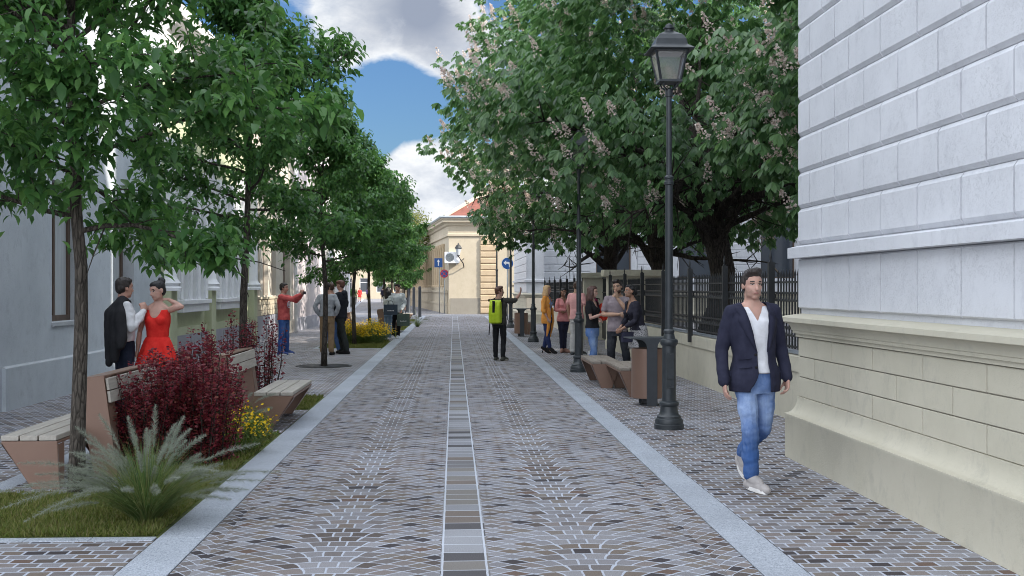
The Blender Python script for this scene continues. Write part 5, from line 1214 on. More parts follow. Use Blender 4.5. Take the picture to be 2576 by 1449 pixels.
def person(label, loc, yaw=0, H=1.78, fem=False, skin='light', J=None, head=(0,0,0), lean=(0,0), hpos=None, top=None, bottom=None, shoes=None, hair=None, extras=None, vox=.0085, curl=(.55,.55), stubble=False, group=None, smile=False, build=1.0, beard=None):
    """body faces -y before yaw. head = (yaw,pitch,roll) in degrees; lean = sideways/forward offset of the shoulders"""
    r = empty('person', loc, R(yaw), label, 'person', group); r.scale = (H/1.78,)*3
    j = dict(JD); j.update(J or {}); g = {k: (Vector(v) if v is not None else None) for k, v in j.items()}
    lx, ly = lean
    for k in ('shA','shB'):
        if not (J and k in J): g[k] = g[k]+Vector((lx, ly, 0))*.9
        if fem and not (J and k in J): g[k].x = lx*.9+(g[k].x-lx*.9)*.87
    X = (g['shB']-g['shA']); X.z *= .5; X.normalize(); Z = Vector((lx,ly,.5)).normalized(); Yb = Z.cross(X).normalized(); X2 = Yb.cross(Z)
    shc = (g['shA']+g['shB'])/2
    hipc = (g['hipA']+g['hipB'])/2; hx = (g['hipB']-g['hipA']).normalized(); hy = Vector((0,0,1)).cross(hx).normalized()
    def tors(inf, z0=.80, z1=1.52, belly=0.):
        if fem: prof = [(.78,.165,.105),(.86,.178,.118),(.95,.170,.115),(1.03,.140,.098),(1.10,.122,.090),(1.18,.128,.095),(1.27,.145,.112),(1.36,.146,.105),(1.43,.130,.082),(1.48,.085,.062),(1.53,.055,.052)]
        else: prof = [(.78,.160,.105),(.86,.170,.118),(.95,.165,.115),(1.03,.152,.108),(1.10,.148,.106),(1.18,.153,.110),(1.27,.166,.118),(1.36,.172,.115),(1.43,.150,.092),(1.48,.095,.068),(1.53,.060,.056)]
        rs = []
        for (z, a, b) in prof:
            if z < z0-.045 or z > z1+.045: continue
            f = min(max((z-.9)/.55, 0), 1); f = f*f*(3-2*f)
            c = Vector((hipc.x, hipc.y, z)).lerp(Vector((shc.x, shc.y, z+(shc.z-1.445))), f)
            xa = hx.lerp(X2, f).normalized(); ya = hy.lerp(Yb, f).normalized()
            rs.append((c, a*build+inf, b*build+inf+(belly if 1. < z < 1.2 else 0), xa, ya))
        return rs
    # head frame
    hy_, hp_, hr_ = (R(q) for q in head)
    hc = Vector(hpos) if hpos else Vector((shc.x+lx*.25, shc.y+ly*.25-.02, shc.z+(.208 if not fem else .215)))
    HM = Matrix.Translation(hc) @ Euler((hp_, hr_, hy_), 'XYZ').to_matrix().to_4x4()
    hs = .96 if fem else 1.0; HM = HM @ Matrix.Scale(hs, 4)
    b = MB(); loft(b, tors(-.004, .84, 1.53))
    if fem:
        for s_ in (-1,1): ellip(b, shc+X*(s_*.068)+Vector((0,0,-.145))-Yb*.078, (.056,.052,.054))
    nb = shc+Vector((0,0,.02))+Yb*.012
    limb(b, [nb, nb.lerp(hc,.5)+Yb*.005, HM @ Vector((0,.022,-.05))], [.066 if not fem else .052, .060 if not fem else .045, .056 if not fem else .044])
    limb(b, [shc+X*.09+Vector((0,0,-.005)), nb+Vector((0,0,.05))], [.05,.04]); limb(b, [shc-X*.09+Vector((0,0,-.005)), nb+Vector((0,0,.05))], [.05,.04])
    H_ = lambda c, rr: ellip(b, c, rr, HM)
    H_((0,.014,.030),(.077,.096,.090)); H_((0,-.018,-.032),(.064,.072,.085)); H_((0,-.056,-.099),(.028,.025,.020)); H_((0,-.030,.030),(.066,.066,.062))
    for s_ in (-1,1): H_((s_*.037,-.047,-.022),(.026,.024,.022)); H_((s_*.077,.014,-.010),(.010,.022,.032)); H_((s_*.034,-.022,-.078),(.027,.040,.026))
    for (p0, p1, r0, r1) in (((0,-.082,.012),(0,-.106,-.036),.009,.0145), ((-.044,-.074,.024),(0,-.088,.022),.010,.011), ((.044,-.074,.024),(0,-.088,.022),.010,.011), ((-.024,-.078,-.067),(0,-.087,-.066),.008,.010), ((.024,-.078,-.067),(0,-.087,-.066),.008,.010)):
        b.tube([HM @ Vector(p0), HM @ Vector(p1)], [r0*hs, r1*hs], 8); ellip(b, HM @ Vector(p1), (r1*hs,)*3)
    ar = (.050,.042,.036,.027) if not fem else (.042,.034,.029,.022)
    for s_, k in ((-1,'A'),(1,'B')):
        sh, el, wr = g['sh'+k], g['el'+k], g['wr'+k]
        limb(b, [sh+Vector((0,0,-.016)), sh.lerp(el,.45), el, el.lerp(wr,.3), wr], [ar[0]*.96, ar[0]*.95, ar[2], ar[1]*.95, ar[3]])
        hd = g['hd'+k] or (wr-el)
        hand(b, wr, hd, g['up'+k], 1.0 if not fem else .88, curl[0 if k == 'A' else 1], -s_ if True else 1, .0098)
        lr = (.088,.078,.056,.052,.038) if not fem else (.090,.077,.052,.050,.033)
        hp, kn, an = g['hip'+k], g['knee'+k], g['ank'+k]
        limb(b, [hp.lerp(kn,.12), hp.lerp(kn,.4), kn, kn.lerp(an,.35)+Vector((0,.012,0)), an], lr)
        toe = g['toe'+k]; heel = an+(an-toe)*Vector((.25,.25,0)).length*0
        limb(b, [an+Vector((0,.0,-.03)), an.lerp(toe,.55)+Vector((0,0,-.012)), toe+Vector((0,0,.028))], [.036,.032,.026])
    me = remesh(b, vox, 3, .5)
    ih = HM.inverted(); bm = bmesh.new(); bm.from_mesh(me); hv = [v for v in bm.verts if (lambda q: abs(q.x) < .1 and abs(q.y) < .13 and -.15 < q.z < .13)(ih @ v.co)]
    for _ in range(4): bmesh.ops.smooth_vert(bm, verts=hv, factor=.5, use_axis_x=True, use_axis_y=True, use_axis_z=True)
    bm.to_mesh(me); bm.free()
    sk = skinm(skin, SKIN[skin]); mats = [sk, LIP, BROW, EYEW, TEETH]
    stb = skinm(skin+'_stubble', tuple(x*(.80 if stubble else 1) for x in SKIN[skin])); mats.append(stb)
    inv = HM.inverted()
    if True:
        mi = np.zeros(len(me.polygons), np.int32); nP = len(me.polygons); cs = np.empty(nP*3, np.float32); me.polygons.foreach_get('center', cs); cs = cs.reshape(-1,3)
        A = np.array(inv); q = cs @ A[:3,:3].T + A[:3,3]
        front = (q[:,1] < -.045)&(np.abs(q[:,0]) < .08)&(np.abs(q[:,2]) < .13); ax = np.abs(q[:,0])
        mi[front&(ax > .016)&(ax < .047)&(np.abs(q[:,2]-.026-.05*(.03-ax)) < .0050)] = 2
        ew = front&(((ax-.031)/.0135)**2+((q[:,2]-.003)/.0052)**2 < 1); mi[ew] = 3; mi[front&(((ax-.031)/.0068)**2+((q[:,2]-.003)/.0062)**2 < 1)] = 2
        mi[front&(np.abs(q[:,2]-.0095) < .0025)&(ax > .015)&(ax < .047)] = 2
        mi[front&((q[:,0]/.024)**2+((q[:,2]+.066)/.0068)**2 < 1)] = 1
        if smile: mi[front&((q[:,0]/.021)**2+((q[:,2]+.065)/.0055)**2 < 1)] = 4
        if stubble: mi[(mi == 0)&(ax < .085)&(q[:,1] < .0)&(q[:,1] > -.15)&(q[:,2] < np.where(ax < .03, -.047, -.055-.35*(q[:,1]+.02)*.3+.006*np.sin(q[:,0]*310)+.008*np.sin(q[:,1]*170)))&(q[:,2] > -.125)] = 5
        for m_ in mats: me.materials.append(m_)
        me.polygons.foreach_set('material_index', mi)
    link('body', me, r)
    # ---- clothes
    if top:
        t_ = MB(); inf = top.get('inf', .014); z0 = top.get('hem', .90)
        loft(t_, tors(inf, z0, top.get('neck', 1.47)))
        if fem and not top.get('flat'):
            for s_ in (-1,1): ellip(t_, shc+X*(s_*.068)+Vector((0,0,-.145))-Yb*.078, (.056+inf*.8,.052+inf*.8,.054+inf*.8))
        ln = top.get('sleeve', 1.0); ai = top.get('arm', inf)
        for k in 'AB':
            sh, el, wr = g['sh'+k], g['el'+k], g['wr'+k]
            limb(t_, [shc.lerp(sh,.4), sh+Vector((0,0,-.008))], [ar[0]*.95+ai*.5, ar[0]*.98+ai*.7])
            if ln > 0:
                if ln < .5: e = sh.lerp(el, ln*2); limb(t_, [sh+Vector((0,0,-.012)), e], [ar[0]*.98+ai*.7, ar[0]*.95+ai*.7+.004]) if ln > 0 else None
                else:
                    e = el.lerp(wr, (ln-.5)*2); limb(t_, [sh+Vector((0,0,-.010)), sh.lerp(el,.5), el, el.lerp(wr,.4) if ln > .72 else e, e], [ar[0]*1.0+ai*.75, ar[0]*.96+ai*.8, ar[2]+ai*1.0, ar[1]*.92+ai, ar[3]+ai*top.get('cuff',.75)])
        tm = remesh(t_, vox*.95, 3, .5, top.get('wr', .007), (7,7,11), top.get('seed', 1.))
        if top.get('vneck') or top.get('scoop'):
            dz, wd = top.get('vneck') or top.get('scoop'); v_ = bool(top.get('vneck')); zt = shc.z+.055
            def kp(c):
                l = (c-shc); x = abs(l.dot(X)); y = l.dot(Yb); z = c.z-(zt-dz)
                if z < 0 or y > .03: return True
                return x > (wd*z/dz if v_ else wd*math.sqrt(max(0, 1-(1-min(z/dz,1))**2)))
            cut(tm, kp)
        tm.materials.append(top['m']); o = link(top.get('name', 'shirt'), tm, r)
        if top.get('open'): pass
    if bottom:
        p_ = MB(); inf = bottom.get('inf', .012)
        if bottom.get('type', 'pants') == 'pants':
            loft(p_, tors(inf*.35, .80, bottom.get('waist', .99)))
            for k in 'AB':
                hp, kn, an = g['hip'+k], g['knee'+k], g['ank'+k]; e = kn.lerp(an, bottom.get('len', .93)); w = bottom.get('w', .0)
                limb(p_, [hp.lerp(kn,.14), hp.lerp(kn,.4), kn, kn.lerp(e,.4)+Vector((0,.008,0)), e], [lr[0]+inf*.6, lr[1]+inf, lr[2]+inf+.004+w*.5, lr[3]+inf+.004+w, lr[4]+inf+.012+w])
            pmh = remesh(p_, vox*.95, 3, .5, bottom.get('wr', .007), (8,8,13), 3.)
            pmh.materials.append(bottom['m']); link('trousers', pmh, r)
        else:
            zt, zb, wt, wb, pl = bottom['skirt']; n = 72; vs = []; fs = []; m = 9
            for i in range(m+1):
                f = i/m; z = zt+(zb-zt)*f; w = wt+(wb-wt)*f**.8
                for k in range(n):
                    a = 2*PI*k/n; q = 1+pl*f*(math.sin(a*9+1.3)+.5*math.sin(a*14+.4))
                    c = hipc+hx*(math.cos(a)*w*q)+hy*(math.sin(a)*w*.74*q); vs.append((c.x+lx*(.5-f)*.3, c.y, z+.015*math.sin(a*9)*f*f))
            for i in range(m):
                for k in range(n): k2 = (k+1) % n; fs.append((i*n+k, (i+1)*n+k, (i+1)*n+k2, i*n+k2))
            o = MB().add(vs, fs).build('skirt', bottom['m'], r, smooth=True, recalc=False); sd_ = o.modifiers.new('t', 'SOLIDIFY'); sd_.thickness = .006
    if shoes:
        for k in 'AB':
            an, toe = g['ank'+k], g['toe'+k]; s = MB(); dv = Vector((toe.x-an.x, toe.y-an.y, 0)); dl = dv.length or .1; dv = dv/dl
            st = shoes.get('heel', 0.); zb = toe.z
            hl = an-dv*.045; fl = an.z-.085-zb     # lifted heel
            tilt = max(fl, 0)
            hl0 = Vector((hl.x, hl.y, zb+tilt+st+.032))
            limb(s, [hl0, hl0.lerp(Vector((toe.x,toe.y,zb+.034)),.55)+Vector((0,0,-st*.25)), Vector((toe.x,toe.y,zb+.036))-dv*.02, Vector((toe.x,toe.y,zb+.030))+dv*.02], [.041,.044,.043,.032])
            limb(s, [an+Vector((0,0,.0)), an.lerp(Vector((toe.x,toe.y,zb+.05)),.55)], [shoes.get('cuff',.047),.040])
            sm = remesh(s, vox, 2, .5)
            for v in sm.vertices:
                fz = zb+tilt*max(0,min(1,1-((v.co-hl).dot(dv))/max(dl+.045,.1)))
                if st == 0 and v.co.z < fz+.004: v.co.z = fz+.004
            sm.materials.append(shoes['m']); so_ = link('shoe', sm, r)
            if st > 0: q = MB(); q.tube([(hl.x+dv.x*.015,hl.y+dv.y*.015,zb), (hl.x,hl.y,zb+st)], [.008,.018], 8); q.build('heel', shoes['m'], so_)
            elif shoes.get('sole'):
                q = MB(); pts = []
                for i in range(20):
                    a = 2*PI*i/20; l = (math.cos(a)*.5+.5); w = .048*(abs(math.sin(a))**.7)*(.85+.25*l)*(1 if math.sin(a) > 0 else -1)
                    c = hl-dv*.01+dv*(l*(dl+.085)); pts.append((c.x-dv.y*w, c.y+dv.x*w, zb+tilt*(1-l)))
                q.add([(p[0],p[1],p[2]+.001) for p in pts]+[(p[0],p[1],p[2]+.032) for p in pts], [tuple(range(19,-1,-1)), tuple(range(20,40))]+[(i,(i+1)%20,(i+1)%20+20,i+20) for i in range(20)]); q.build('sole', shoes['sole'], so_)
    if hair:
        h = MB(); st = hair['style']; E = lambda c, rr: ellip(h, c, rr, HM)
        E((0,.022,.045),(.083,.098,.088)); E((0,.055,.0),(.076,.064,.075)); E((0,-.02,.082),(.068,.066,.040))
        if st == 'quiff': E((-.01,-.052,.104),(.055,.042,.030)); E((.02,-.03,.115),(.045,.05,.025))
        if st in ('short','quiff'): [E((s_*.070,.006,.022),(.016,.030,.036)) for s_ in (-1,1)]
        if st == 'cap': E((0,.0,.075),(.088,.105,.052)); E((0,-.09,.055),(.065,.05,.014))
        if st in ('long','longdark'):
            L_ = hair.get('len', .25)
            for a in np.linspace(-1.9, 1.9, 15):
                x0, y0 = math.sin(a)*.080, math.cos(a)*.085+.012
                pts = [HM @ Vector((x0*.9,y0*.9,.04)), HM @ Vector((x0*1.08,y0*1.08,-.06)), HM @ Vector((x0*1.15,y0*1.1+.01,-.06-L_*.5)), HM @ Vector((x0*1.1,y0+.012,-.07-L_*(1-.12*abs(a))))]
                limb(h, pts, [.024,.026,.026,.010], 8)
        if st == 'bun': E((hair.get('bx',0),hair.get('by',.115),hair.get('bz',.075)),(.052,.052,.050))
        if st == 'pony': limb(h, [HM @ Vector(p) for p in ((0,.10,.02),(0,.135,-.03),(-.01,.13,-.14),(-.01,.12,-.22))], [.03,.035,.03,.012], 8)
        hm = remesh(h, vox*.9, 1, .4, .007, (38,38,16), 5.)
        def hk(c):
            q = inv @ c
            if q.z > .062: return True
            if q.y < -.050+max(0,(q.z-.03))*(-.9) and abs(q.x) < .088 and q.z > -.14 and q.y < -.045: return False
            return True
        cut(hm, hk)
        hm.materials.append(hair['m']); link('hair', hm, r)
    if beard:
        bm_ = MB(); ellip(bm_, (0,-.030,-.080),(.062,.062,.042), HM); ellip(bm_, (0,-.064,-.1),(.034,.028,.026), HM); q = remesh(bm_, vox, 1, .4, .004, (40,40,40))
        cut(q, lambda c: not (abs((inv @ c).x) < .026 and abs((inv @ c).z+.066) < .012)); q.materials.append(beard); link('beard', q, r)
    if extras: extras(r, g, HM, dict(X=X, Y=Yb, shc=shc, hipc=hipc, hx=hx, hy=hy, tors=tors, ar=ar, lr=lr, vox=vox))
    return r
def strap(r, pts, w, th, m, name='strap'):
    """flat band along points, facing outwards"""
    P = [Vector(p) for p in pts]; q = MB(); q.tube(P, w, 6); return q.build(name, m, r, smooth=True)
HB = lambda k, c: CL.setdefault('hair'+k, pm('hair_'+k, c, tuple(x*1.7+.006 for x in c), 40., .5, stretch=(3,3,.6), spec=.4))
H_DARK = HB('dark', (.016,.011,.009)); H_BLACK = HB('black', (.008,.007,.008)); H_BROWN = HB('brown', (.045,.024,.015)); H_AUB = HB('auburn', (.075,.030,.018)); H_BLOND = HB('blond', (.42,.27,.14)); H_CHEST = HB('chestnut', (.060,.028,.022))
WHITE = cloth('white', (.62,.62,.65)); NAVY = cloth('navy', (.020,.021,.040)); BLACK = cloth('black', (.012,.012,.014))
JEANS = denim('washed', (.050,.112,.29), (.34,.44,.64)); JEANB = denim('blue', (.035,.085,.27), (.10,.19,.43)); JEANL = denim('light', (.09,.17,.38), (.30,.40,.58)); JEAND = denim('dark', (.012,.016,.03), (.04,.05,.075)); JEANN = denim('navy', (.012,.025,.095), (.10,.15,.30)); JEANK = denim('charcoal', (.018,.02,.026), (.05,.054,.062)); JEANP = denim('pale', (.16,.24,.36), (.32,.40,.50))
SHOEW = cloth('shoewhite', (.60,.60,.62)); SOLEW = cloth('solewhite', (.70,.68,.66)); SHOEK = cloth('shoeblack', (.012,.011,.011))
# --- the walking man
def blazer(r, g, HM, k):
    for q in 'AB':      # laces and gum toe of the pale trainers
        an, toe = g['ank'+q], g['toe'+q]; dv = Vector((toe.x-an.x, toe.y-an.y, 0)).normalized(); sd_ = Vector((-dv.y, dv.x, 0)); l = MB()
        for i in range(4): c = an.lerp(toe, .30+.11*i)+Vector((0,0,.062-.010*i)); l.tube([c-sd_*.022, c+Vector((0,0,.008)), c+sd_*.022], .005, 5)
        l.build('laces', SHOEK, r, smooth=True)
    X, Yb, shc, tors, ar, vox = k['X'], k['Y'], k['shc'], k['tors'], k['ar'], k['vox']
    b = MB(); rs = tors(.026, .80, 1.47); rs = [(c, rx+(.016 if c.z < 1.0 else 0), ry+(.016 if c.z < 1. else .004), xa, ya) for (c, rx, ry, xa, ya) in rs]; loft(b, rs)
    for q in 'AB':
        sh, el, wr = g['sh'+q], g['el'+q], g['wr'+q]; limb(b, [shc.lerp(sh,.3)+Vector((0,0,.012)), sh+Vector((0,0,-.010))], [.060,.062]); e = el.lerp(wr,.97)
        limb(b, [sh+Vector((0,0,-.012)), sh.lerp(el,.5), el, el.lerp(e,.5), e], [.064,.062,.055,.049,.045])
    me = remesh(b, .0075, 3, .5, .007, (5,5,9), 2.)
    zb = .80
    def edge(z):      # half-open front: left and right edge positions in body x
        if z > 1.12: f = (z-1.12)/.36; return (-.010-.085*f, .075+.03*f)
        f = (1.12-z)/.30; return (-.01-.0*f-.10*max(0,f-.55)**1.5*2.2, .082+.02*f)
    def kp(c):
        l = c-shc; x = l.dot(X); y = l.dot(Yb)
        if c.z < zb: return False
        if y < .012 and c.z < 1.56:
            a, d = edge(c.z)
            if a < x < d: return False
        if c.z > 1.53 and abs(x) < .075: return False
        return True
    cut(me, kp)
    # draw the cut edges onto the line
    bm = bmesh.new(); bm.from_mesh(me)
    for v in bm.verts:
        if v.is_boundary:
            l = v.co-shc; x = l.dot(X); y = l.dot(Yb)
            if y < .01 and zb+.02 < v.co.z < 1.5:
                a, d = edge(v.co.z); tx = a if abs(x-a) < abs(x-d) else d
                if abs(tx-x) < .02: v.co += X*(tx-x)
            elif v.co.z < zb+.02: v.co.z = zb
    bm.to_mesh(me); bm.free(); me.materials.append(NAVY); o = link('blazer', me, r); s = o.modifiers.new('t', 'SOLIDIFY'); s.thickness = .010; s.offset = -1
    # lapels, pocket flaps, buttons
    from mathutils.bvhtree import BVHTree
    bm = bmesh.new(); bm.from_mesh(me); tr = BVHTree.FromBMesh(bm)
    def on(x, z, off=.006):
        i = max(k_ for k_ in range(len(rs)-1) if rs[k_][0].z <= z or k_ == 0); f = min(max((z-rs[i][0].z)/(rs[i+1][0].z-rs[i][0].z), 0), 1)
        c = rs[i][0].lerp(rs[i+1][0], f); rx = rs[i][1]*(1-f)+rs[i+1][1]*f; ry = rs[i][2]*(1-f)+rs[i+1][2]*f; q_ = shc+X*x-c; xx = min(abs(q_.dot(X))/rx, .97)
        p = c+X*q_.dot(X)-Yb*(ry*(1-xx**2.3)**(1/2.3)+off); p.z = z; return p
    for s_ in (0,1):
        q = MB(); rows = []
        for i in range(15):
            z = 1.13+.36*i/14; a = edge(z)[s_]; w = (.005+.075*math.sin(min(i/11,1)*PI/2)) if i < 11 else (.05 if i < 12 else .062)
            sgn = -1 if s_ == 0 else 1; rows.append([on(a+sgn*.004,z,.010), on(a+sgn*(w*.5+.004),z,.016), on(a+sgn*(w+.006),z,.012)])
        for _ in range(6):
            for i in range(1, 14):
                for c_ in range(3): rows[i][c_].y = (rows[i-1][c_].y+rows[i][c_].y*2+rows[i+1][c_].y)/4
        q.add(sum(rows, []), [(i*3+c_, i*3+c_+1, i*3+c_+4, i*3+c_+3) for i in range(14) for c_ in (0,1)])
        lo_ = q.build('lapel', NAVY, o, smooth=True); m2 = lo_.modifiers.new('t','SOLIDIFY'); m2.thickness = .006
    for z in (1.10, 1.00): q = MB(); c = on(-.028, z, .008); ellip(q, c, (.011,.006,.011)); q.build('button', SHOEK, o, smooth=True)
    for z in (.99, 1.06): q = MB(); pts = [on(-.15+.09*i/4, z+.012*i/4, .006) for i in range(5)]; q.tube(pts, .005, 5); q.build('pocket_flap', NAVY, o, smooth=True)
    bm.free()
p0 = gp(1898, 1232)
person('man walking towards the camera in a navy blazer, white tee and washed blue jeans', p0, 4, 1.81, skin='light', stubble=True, vox=.0062, head=(4,0,0), curl=(.5,.75),
    J=dict(shA=(-.195,.0,1.445), shB=(.160,.01,1.455), elA=(-.262,.05,1.13), elB=(.235,.06,1.15), wrA=(-.268,-.05,.875), wrB=(.262,-.04,.905), hdA=(.09,-.10,-1), hdB=(-.05,-.12,-1),
        hipA=(-.085,0,.91), hipB=(.085,0,.91), kneeA=(-.070,-.10,.50), kneeB=(.085,.02,.50), ankA=(-.040,-.04,.10), ankB=(.025,.42,.24), toeA=(.02,-.21,0), toeB=(.035,.32,.03)),
    lean=(-.02,0), top=dict(m=WHITE, inf=.015, hem=.965, sleeve=0, arm=-.01, vneck=(.14,.07), wr=.006, name='tee_shirt'), bottom=dict(m=JEANS, inf=.007, w=.004, waist=.97, wr=.009), shoes=dict(m=cloth('shoebeige', (.34,.315,.305)), sole=SOLEW), hair=dict(style='quiff', m=H_DARK), extras=blazer)
# --- couple by the red shrubs
def jacket_over(r, g, HM, k):
    X, Yb, shc = k['X'], k['Y'], k['shc']; b = MB(); s0 = shc-X*.02
    for (dx, z1, yy, w) in ((-.20,.84,.13,.075),(-.10,.78,.17,.07),(-.28,.98,.09,.065),(-.02,.84,.16,.055)):
        limb(b, [shc+X*.10+Yb*(-.09)+Vector((0,0,.035)), shc+X*dx*.3+Yb*.03+Vector((0,0,.075)), shc+X*dx*.8+Yb*(yy*.9)+Vector((0,0,-.10)), shc+X*dx*1.15+Yb*yy+Vector((0,0,-.36)), Vector((shc.x,shc.y,z1))+X*dx*1.3+Yb*(yy+.02)], [.03,.05,.07,w,w*.7])
    me = remesh(b, .011, 3, .5, .014, (6,6,4)); me.materials.append(BLACK); link('jacket', me, r)
p1 = wp(312, 724.5, 14.1); p1.z = 0
person('man in white shirt, black jacket slung over his shoulder, back turned beside the red dress', p1, 118, 1.79, skin='fair', head=(18,0,0), vox=.0085, curl=(1.2,.5),
    J=dict(elA=(-.27,-.02,1.18), wrA=(-.13,-.20,1.38), hdA=(.3,.1,1), elB=(.24,.04,1.15), wrB=(.24,-.1,.95), kneeA=(-.09,0,.5)),
    top=dict(m=cloth('whiteshirt', (.52,.52,.53)), inf=.020, hem=1.0, sleeve=.97, arm=.02, wr=.014), bottom=dict(m=JEAND, inf=.012, waist=1.03), shoes=dict(m=SHOEK), hair=dict(style='short', m=H_DARK), extras=jacket_over, group=None)
RED = cloth('red', (.62,.022,.018), (.74,.04,.03))
p2 = wp(396, 724.5, 14.2); p2.z = 0
person('dark-haired woman in a sleeveless red dress with one hand behind her neck', p2, -8, 1.74, fem=True, skin='light', head=(-34,8,-6), vox=.0085, curl=(.5,.6),
    J=dict(elA=(-.235,.03,1.16), wrA=(-.24,-.03,.93), shB=(.165,.0,1.45), elB=(.315,-.02,1.47), wrB=(.115,.06,1.56), hdB=(-1,.25,.1), upB=(0,0,1)),
    top=dict(m=RED, inf=.009, hem=1.04, neck=1.42, sleeve=0, arm=-.03, scoop=(.17,.085), wr=.002, name='dress_top'), bottom=dict(type='skirt', m=RED, skirt=(1.10,.70,.142,.28,.06)), shoes=dict(m=SHOEK), hair=dict(style='bun', m=H_BLACK, by=.085, bz=.115))
# --- photographer
def phone(r, g, HM, k):
    c = (g['wrA']+g['wrB'])/2+Vector((0,-.09,.04)); q = MB(); q.box(c.x-.075,c.x+.075,c.y-.005,c.y+.005,c.z-.036,c.z+.036); q.build('phone', cloth('phone', (.05,.05,.055)), r, bevel=.004)
    q = MB(); s = k['shc']; z = 1.24
    for a in range(3): q.lathe([(.055-.012*a,0),(.055-.012*a,.002)], 20) if False else None
    pts = [Vector((s.x+.075*math.cos(t_), s.y-.142-.006*(abs(math.cos(t_))<.5), z+.075*math.sin(t_))) for t_ in [2*PI*i/24 for i in range(25)]]
    q.tube(pts, .010, 6, caps=False)
    for (x, w) in ((.035,.05),(.005,.055),(-.025,.045)): q.box(s.x-w, s.x+w, s.y-.152, s.y-.138, z+x-.009, z+x+.009)
    q.build('chest_print', WHITE, r)
p3 = gp(714, 892)
person('man in a coral hooded top and bright blue jeans holding up a phone', p3, 74, 1.79, skin='fair', stubble=True, head=(8,0,0), curl=(.9,.9), group=None,
    J=dict(elA=(-.17,-.27,1.36), elB=(.19,-.24,1.32), wrA=(-.07,-.47,1.50), wrB=(.06,-.46,1.48), hdA=(.1,-.4,.9), hdB=(-.1,-.4,.9), upA=(-1,-.2,0), upB=(1,-.2,0), kneeA=(-.12,0,.5), kneeB=(.15,.0,.5), ankA=(-.15,.03,.085), ankB=(.20,.02,.085), toeA=(-.17,-.15,0), toeB=(.26,-.12,0)),
    top=dict(m=cloth('coral', (.50,.085,.085), (.60,.13,.12)), inf=.024, hem=.87, sleeve=.97, arm=.018, wr=.010, name='hooded_top'), bottom=dict(m=JEANB, inf=.012, w=.008), shoes=dict(m=cloth('shoeblue', (.05,.08,.22)), sole=SOLEW), hair=dict(style='short', m=H_DARK), extras=phone)
# --- three men chatting
GREY = cloth('greyknit', (.30,.31,.33)); TAN = cloth('tan', (.23,.155,.09)); CHAR = cloth('charcoal', (.028,.029,.031))
p4 = gp(823, 893)
person('man in a pale grey sweater and tan trousers standing behind the third trunk, back turned', p4, 176, 1.80, skin='olive', head=(-14,0,0), J=dict(elA=(-.29,.06,1.18), wrA=(-.20,-.02,.97), elB=(.29,.06,1.18), wrB=(.20,-.02,.97)),
    top=dict(m=GREY, inf=.022, hem=.94, sleeve=.96, arm=.018, wr=.011, name='sweater'), bottom=dict(m=TAN, inf=.014, w=.006), shoes=dict(m=SHOEK), hair=dict(style='short', m=H_DARK))
p5 = wp(833, 724.5, 30.4); p5.z = 0
person('man in a dark hooded sweatshirt and blue jeans, mostly hidden behind the grey sweater', p5, 195, 1.80, skin='fair', J=dict(kneeA=(-.12,0,.5), ankA=(-.2,.0,.085), toeA=(-.3,-.1,0), kneeB=(.14,0,.5), ankB=(.18,0,.085)),
    top=dict(m=cloth('slate', (.05,.055,.07)), inf=.024, hem=.92, sleeve=.96, arm=.018, name='hooded_top'), bottom=dict(m=JEANL, inf=.012), shoes=dict(m=cloth('shoegrey', (.13,.12,.13))), hair=dict(style='short', m=H_BROWN))
def hood(r, g, HM, k):
    b = MB(); s = k['shc']; ellip(b, s+k['Y']*.09+Vector((0,0,.01)), (.12,.07,.085)); ellip(b, s+k['Y']*.12+Vector((0,0,-.06)), (.09,.05,.09)); me = remesh(b, .012, 2, .5, .008); me.materials.append(CHAR); link('hood', me, r)
p6 = gp(857, 890)
person('tall man in a black jacket and dark trousers, turned towards the two others', p6, -112, 1.86, skin='fair', stubble=True, head=(-6,4,0), J=dict(kneeA=(-.07,-.06,.5), ankA=(-.05,.05,.085), toeA=(-.06,-.12,0), kneeB=(.08,.10,.5), ankB=(.10,.22,.085), toeB=(.12,.05,0), wrA=(-.17,-.16,1.0), wrB=(.17,-.16,1.0)),
    top=dict(m=CHAR, inf=.028, hem=.86, sleeve=.97, arm=.02, wr=.013, name='jacket'), bottom=dict(m=cloth('darkgreen', (.022,.026,.025)), inf=.012, w=.004), shoes=dict(m=SHOEK), hair=dict(style='cap', m=H_AUB), extras=hood)
